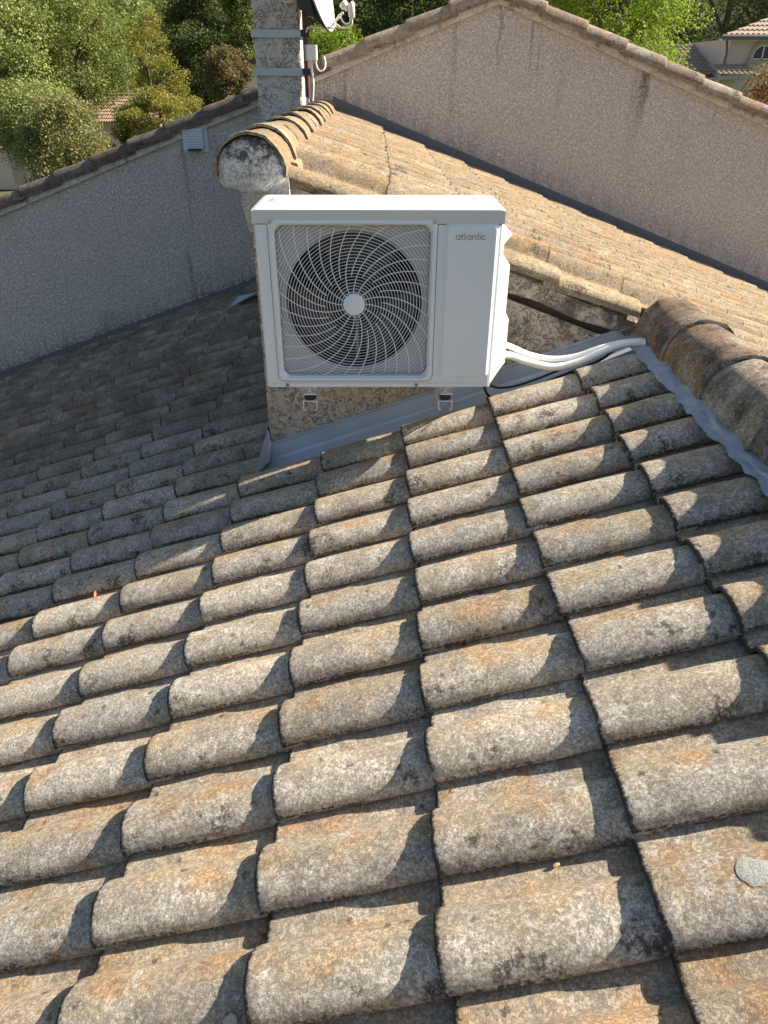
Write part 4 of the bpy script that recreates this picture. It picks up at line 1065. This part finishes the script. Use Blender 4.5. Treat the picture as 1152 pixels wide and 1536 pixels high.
tree('leafy_tree', 'dark green bush behind the pink shed at the left edge', -26.2, 61, 5.4, 3.4, 2.4, LM['dark'], 4500, .13, 3, clumps=40, group=TG)
tree('small_bush', 'bright green bush at the left edge under the shed', -14.6, 29, 2.55, 1.3, .9, LM['light'], 2500, .10, 4, clumps=40, group=TG)
tree('tall_tree', 'tall sunlit pale green tree at the top left corner', -27, 60, 15, 5.2, 6.5, LM['light'], 12000, .2, 5, clumps=120, group=TG, clr=1.3)
tree('tall_tree', 'tall green tree between the corner and the sparse tree', -22.6, 64, 14, 4.2, 6.0, LM['mid'], 10000, .19, 6, clumps=100, group=TG, clr=1.1)
tree('sparse_tree', 'yellowish sparse tree with bare branches above the small roof', -18.9, 70, 12.6, 3.4, 5.6, LM['yellow'], 6500, .16, 7, clumps=110, group=TG, clr=.7)
tree('evergreen_tree', 'dark evergreen tree left of the chimney', -15.2, 74, 15.5, 3.4, 7.4, LM['dark'], 12000, .19, 8, clumps=120, group=TG, clr=1.0)
tree('evergreen_tree', 'tall dark green tree just left of the chimney top', -11.0, 76, 16, 3.6, 7.6, LM['mid'], 12000, .19, 9, clumps=130, group=TG, clr=1.0)
tree('evergreen_tree', 'very dark tree between the two evergreens', -13.0, 80, 14, 3.0, 6.6, LM['dark'], 8000, .2, 10, clumps=90, group=TG, clr=1.0)
tree('yellow_tree', 'low yellow green tree in front of the small tiled roof', -13.3, 51, 6.4, 3.3, 2.0, LM['yellow'], 8000, .14, 11, clumps=80, group=TG, clr=.6)
tree('dark_bush', 'dark bush under the yellow green tree by the verge', -14.8, 49, 4.4, 1.9, 1.8, LM['mid'], 4500, .14, 12, clumps=40, group=TG)
tree('leafy_bush', 'pale green bush right of the dark bush by the verge', -11.6, 45, 4.9, 1.7, 1.6, LM['light'], 4000, .12, 13, clumps=40, group=TG)
tree('autumn_shrub', 'rusty brown autumn shrub left of the chimney', -4.80, 27, 7.9, .78, .95, LM['brown'], 3200, .075, 14, clumps=70, group=TG, clr=.2)
tree('leafy_bush', 'light green bush in front of the white house left of the chimney', -4.05, 25, 6.7, .55, .6, LM['light'], 1800, .05, 15, clumps=24, group=TG)
tree('dark_tree', 'dark green tree behind the satellite dish', -1.6, 46, 14.5, 3.6, 6, LM['dark'], 12000, .15, 16, clumps=120, group=TG, clr=1.0)
tree('dark_tree', 'brownish dark tree above the left verge near the peak', 3.0, 44, 13.5, 3.4, 5.4, LM['dark'], 11000, .15, 17, clumps=110, group=TG, clr=1.0)
tree('dark_tree', 'dark tree above the gable peak', 8.2, 46, 14.5, 3.6, 6, LM['dark'], 10000, .15, 18, clumps=110, group=TG, clr=1.0)
tree('leafy_vine', 'sunlit yellow green foliage behind the dish arm', -.46, 9.6, 7.50, .48, .55, LM['bright'], 2600, .035, 19, cz=7.02, clumps=60, cat='plant', clr=.15, ry=.4)
tree('maple_tree', 'bright green tree rising behind the right verge', 4.62, 16.5, 8.4, 1.55, 2.6, LM['bright'], 15000, .055, 20, cz=7.6, clumps=150, group=TG, clr=.42)
tree('dark_tree', 'dark tree behind the bright green tree at the right', 12.2, 48, 13.5, 4.2, 7, LM['dark'], 13000, .15, 21, clumps=130, group=TG, clr=1.1)
tree('dark_tree', 'dark tree behind the pink house at the top right', 18.6, 46, 13.0, 4.6, 6.5, LM['dark'], 13000, .15, 22, clumps=130, group=TG, clr=1.1)
tree('autumn_tree', 'red and yellow autumn tree at the right edge', 6.98, 14.2, 7.3, .75, .5, LM['autumn'], 1500, .045, 23, cz=6.75, clumps=26, group=TG, clr=.22)
# wooded hillside closing the view
rs = np.random.RandomState(77); N = 52000
px_ = rs.uniform(-75, 75, N); py_ = rs.uniform(78, 150, N)
base = np.array([gh(a, b) for a, b in zip(px_[:2000], py_[:2000])])
cx_ = px_[:2000]; cy_ = py_[:2000]; ch = rs.uniform(6, 12, 2000); idx = rs.randint(0, 2000, N)
e = rs.normal(size=(N, 3)); e /= np.linalg.norm(e, axis=1)[:, None]; e *= (rs.uniform(0, 1, N)**.4)[:, None]
P = np.stack([cx_[idx]+e[:, 0]*2.6, cy_[idx]+e[:, 1]*2.6, base[idx]+ch[idx]*.62+e[:, 2]*ch[idx]*.42], 1)
me = leaf_mesh('woodland', P, .42, rs, LM['mid']); o = bpy.data.objects.new('woodland', me); COL.objects.link(o)
tag(o, 'wooded hillside filling the background', 'woodland', kind='stuff')

# far buildings
M['far_wall'] = plain('far_render', (.58, .46, .39), .95, nscale=3, namt=.06)
M['far_white'] = plain('far_white_render', (.72, .69, .62), .95, nscale=3, namt=.06)
m = NM('far_roof'); r = m.rnd(); M['far_roof'] = m.set(m.mix(m.noise(3, 5, .7), (.15, .098, .068), (.31, .215, .15)), .95, 0, .1)
m = NM('far_roof_grey'); M['far_roof2'] = m.set(m.mix(m.noise(2.5, 5, .7), (.22, .17, .13), (.42, .33, .25)), .95, 0, .1)
M['glass'] = plain('window_glass', (.02, .022, .025), .12)
M['frame'] = plain('window_frame', (.70, .68, .63), .5)
M['sill'] = plain('stone_surround', (.36, .31, .27), .9)
M['gutter'] = plain('gutter_grey', (.13, .125, .12), .5)
M['fascia'] = plain('fascia_brown', (.10, .05, .032), .7)
def ribbed_roof(x0, y0, z0, x1, y1, z1, ribs, amp, courses=8, hip=0.0):
    """roof face rising from the eave (x0..x1 at y0,z0) to (y1,z1); barrel rows up the slope and stepped courses"""
    rows = []
    n = ribs*6
    for j in range(courses):
        for e_ in (0, 1):
            t = (j+e_)/courses; step = (0 if e_ else amp*.9)
            rows.append([(x0+hip*t+(x1-x0-hip*t)*i/n, y0+(y1-y0)*t, z0+(z1-z0)*t+abs(math.sin(math.pi*i/6))*amp+step) for i in range(n+1)])
    mb = MB(); mb.grid(rows, False); return mb
h1 = empty('small_house', (-18.5, 63, 0), 'distant low house with a brown tiled roof behind the left trees', 'house')
mb = MB(); mb.box((-22.5, 60.5, 0), (-14.8, 67, 4.15)); mb.build('wall', M['far_wall'], h1)
ribbed_roof(-23.0, 60.0, 4.15, -19.6, 64, 5.35, 20, .07).build('roof', M['far_roof'], h1, fix=False)
ribbed_roof(-20.4, 59.2, 4.05, -14.3, 64.2, 5.62, 34, .07).build('roof', M['far_roof'], h1, fix=False)
mb = MB(); mb.tube([(-23.0, 64, 5.42), (-19.6, 64, 5.42)], .13, 8); mb.tube([(-20.4, 64.2, 5.70), (-14.3, 64.2, 5.70)], .13, 8); mb.build('ridge', M['far_roof'], h1)
mb = MB(); mb.box((-20.2, 61.9, 4.85), (-20.0, 62.1, 5.15)); mb.build('vent_pipe', M['far_roof'], h1)
mb = MB(); mb.box((-19.2, 60.44, 1.4), (-18.2, 60.49, 2.6)); mb.build('window', M['glass'], h1)
an = empty('roof_antenna', (-18.3, 63.9, 5.6), 'thin metal television antenna above the small tiled roof', 'antenna')
MB().tube([(-18.3, 63.9, 5.5), (-18.3, 63.9, 7.75)], .030, 6).build('pole', M['steel'], an)
MB().tube([(-19.4, 63.9, 7.45), (-18.25, 63.9, 7.55)], .028, 6).build('boom', M['steel'], an)
for i in range(5): MB().tube([(-19.3+i*.2, 63.6, 7.46+i*.018), (-19.3+i*.2, 64.2, 7.46+i*.018)], .018, 5).build('element', M['steel'], an)
MB().box((-18.95, 63.86, 7.25), (-18.55, 63.94, 7.40)).build('reflector', M['steel'], an)
h1.location.x -= 1.5; an.location.x -= .7
sh = empty('shed', (-27, 57, 0), 'low pinkish shed by the road at the left edge', 'shed')
mb = MB(); mb.box((-34, 56, 0), (-23.9, 59, 2.55)); mb.build('wall', M['far_wall'], sh)
mb = MB(); mb.box((-34.2, 55.8, 2.55), (-23.7, 59.2, 2.68)); mb.build('roof', M['far_roof'], sh)
mb = MB(); mb.box((-25.6, 55.94, .35), (-24.8, 55.99, 2.1)); dd = mb.build('door', M['sill'], sh)
h2 = empty('white_house', (-3.2, 31, 0), 'white house with a brown roof edge just left of the chimney', 'house')
pk = (-3.2, 8.08); le = (-5.8, 6.84); re_ = (0.0, 6.55)
mb = MB(); mb.prism([(le[0]+.45, 30.6, 0), (re_[0]-.45, 30.6, 0), (re_[0]-.45, 30.6, re_[1]+.12), (pk[0], 30.6, pk[1]-.1), (le[0]+.45, 30.6, le[1]+.12)], (0, 8, 0)); mb.build('wall', M['far_white'], h2)
for e_ in (le, re_):
    mb = MB(); mb.prism([(pk[0], 30.0, pk[1]), (e_[0], 30.0, e_[1]), (e_[0], 30.0, e_[1]-.14), (pk[0], 30.0, pk[1]-.14)], (0, 9, 0)); mb.build('roof', M['fascia'], h2)
for i in range(3):
    x = -5.9+i*.9; z = le[1]+(pk[1]-le[1])*(x-le[0])/(pk[0]-le[0])-.25
    mb = MB(); mb.box((x, 30.05, z-.08), (x+.14, 30.59, z+.08)); mb.build('rafter_end', M['fascia'], h2)
h3 = empty('pink_house', (17, 36, gh(16, 34)), 'pink house with an arched window and tiled roofs at the top right', 'house')
mb = MB(); mb.box((14.05, 34, 3), (21, 41, 8.30)); wl3 = mb.build('wall', M['far_wall'], h3)
ribbed_roof(13.5, 33.5, 8.36, 21.5, 37.5, 9.85, 38, .06, 9, 5.4).build('roof', M['far_roof2'], h3, label='tiled roof over the arched window', fix=False)
mb = MB(); mb.tube([(13.45, 33.46, 8.34), (21.5, 33.46, 8.34)], .085, 8); mb.build('gutter', M['gutter'], h3)
mb = MB(); mb.box((13.55, 33.55, 8.24), (21.4, 34.0, 8.30)); mb.build('soffit', M['far_white'], h3)
MB().tube([(13.72, 33.6, 8.28), (13.9, 33.9, 8.05), (13.95, 33.93, 7.85), (13.93, 33.93, 4.0)], .05, 8).build('downpipe', M['gutter'], h3)
wc, wz, wr = 15.42, 7.60, .40
def arch_pts(r, y, base): return [(wc-r, y, base)] + [(wc+math.cos(math.pi*(1-i/14))*r, y, wz+.12+math.sin(math.pi*(1-i/14))*r) for i in range(15)] + [(wc+r, y, base)]
a1, a2, a3 = arch_pts(wr+.13, 33.90, wz-.02), arch_pts(wr, 33.90, wz-.02), arch_pts(wr-.05, 33.96, wz+.02)
mb = MB(); mb.grid([a1, a2], False); mb.grid([a2, [(p[0], 33.995, p[2]) for p in a2]], False); mb.grid([a1, [(p[0], 33.995, p[2]) for p in a1]], False)
win = mb.build('window', M['sill'], h3, fix=False)
mb = MB(); mb.add([(p[0], 33.985, p[2]) for p in a2], [tuple(range(len(a2)))]); mb.build('pane', M['glass'], win)
mb = MB(); mb.grid([[(p[0], 33.955, p[2]) for p in a2], a3], False); mb.box((wc-.025, 33.95, wz), (wc+.025, 33.98, wz+.50)); mb.box((wc-.36, 33.95, wz-.0), (wc+.36, 33.98, wz+.045)); mb.build('frame', M['frame'], win, fix=False)
mb = MB(); mb.box((wc-wr-.20, 33.84, wz-.11), (wc+wr+.20, 33.999, wz-.021)); mb.build('sill', M['sill'], win)
ribbed_roof(11.6, 34.4, 7.02, 14.02, 38, 8.20, 12, .06, 9).build('roof', M['far_roof2'], h3, label='lower tiled roof left of the downpipe', fix=False)
mb = MB(); mb.box((11.9, 34.9, 3), (14.0, 38, 7.0)); mb.build('wing_wall', M['far_wall'], h3)
ribbed_roof(13.3, 32.6, 7.03, 14.75, 33.9, 7.42, 7, .05, 3).build('porch_roof', M['far_roof2'], h3, fix=False)
mb = MB(); mb.prism([(14.76, 32.55, 6.90), (14.76, 32.55, 7.06), (14.76, 33.95, 7.50), (14.76, 33.95, 7.34)], (.06, 0, 0)); mb.box((13.3, 32.52, 6.92), (14.76, 32.57, 7.04)); mb.build('porch_fascia', M['sill'], h3)
for xx in (13.5, 14.6):
    mb = MB(); mb.tube([(xx, 33.9, 6.1), (xx, 32.8, 6.95)], .05, 5); mb.tube([(xx, 33.9, 6.95), (xx, 32.7, 6.95)], .05, 5); mb.build('porch_brace', M['sill'], h3)
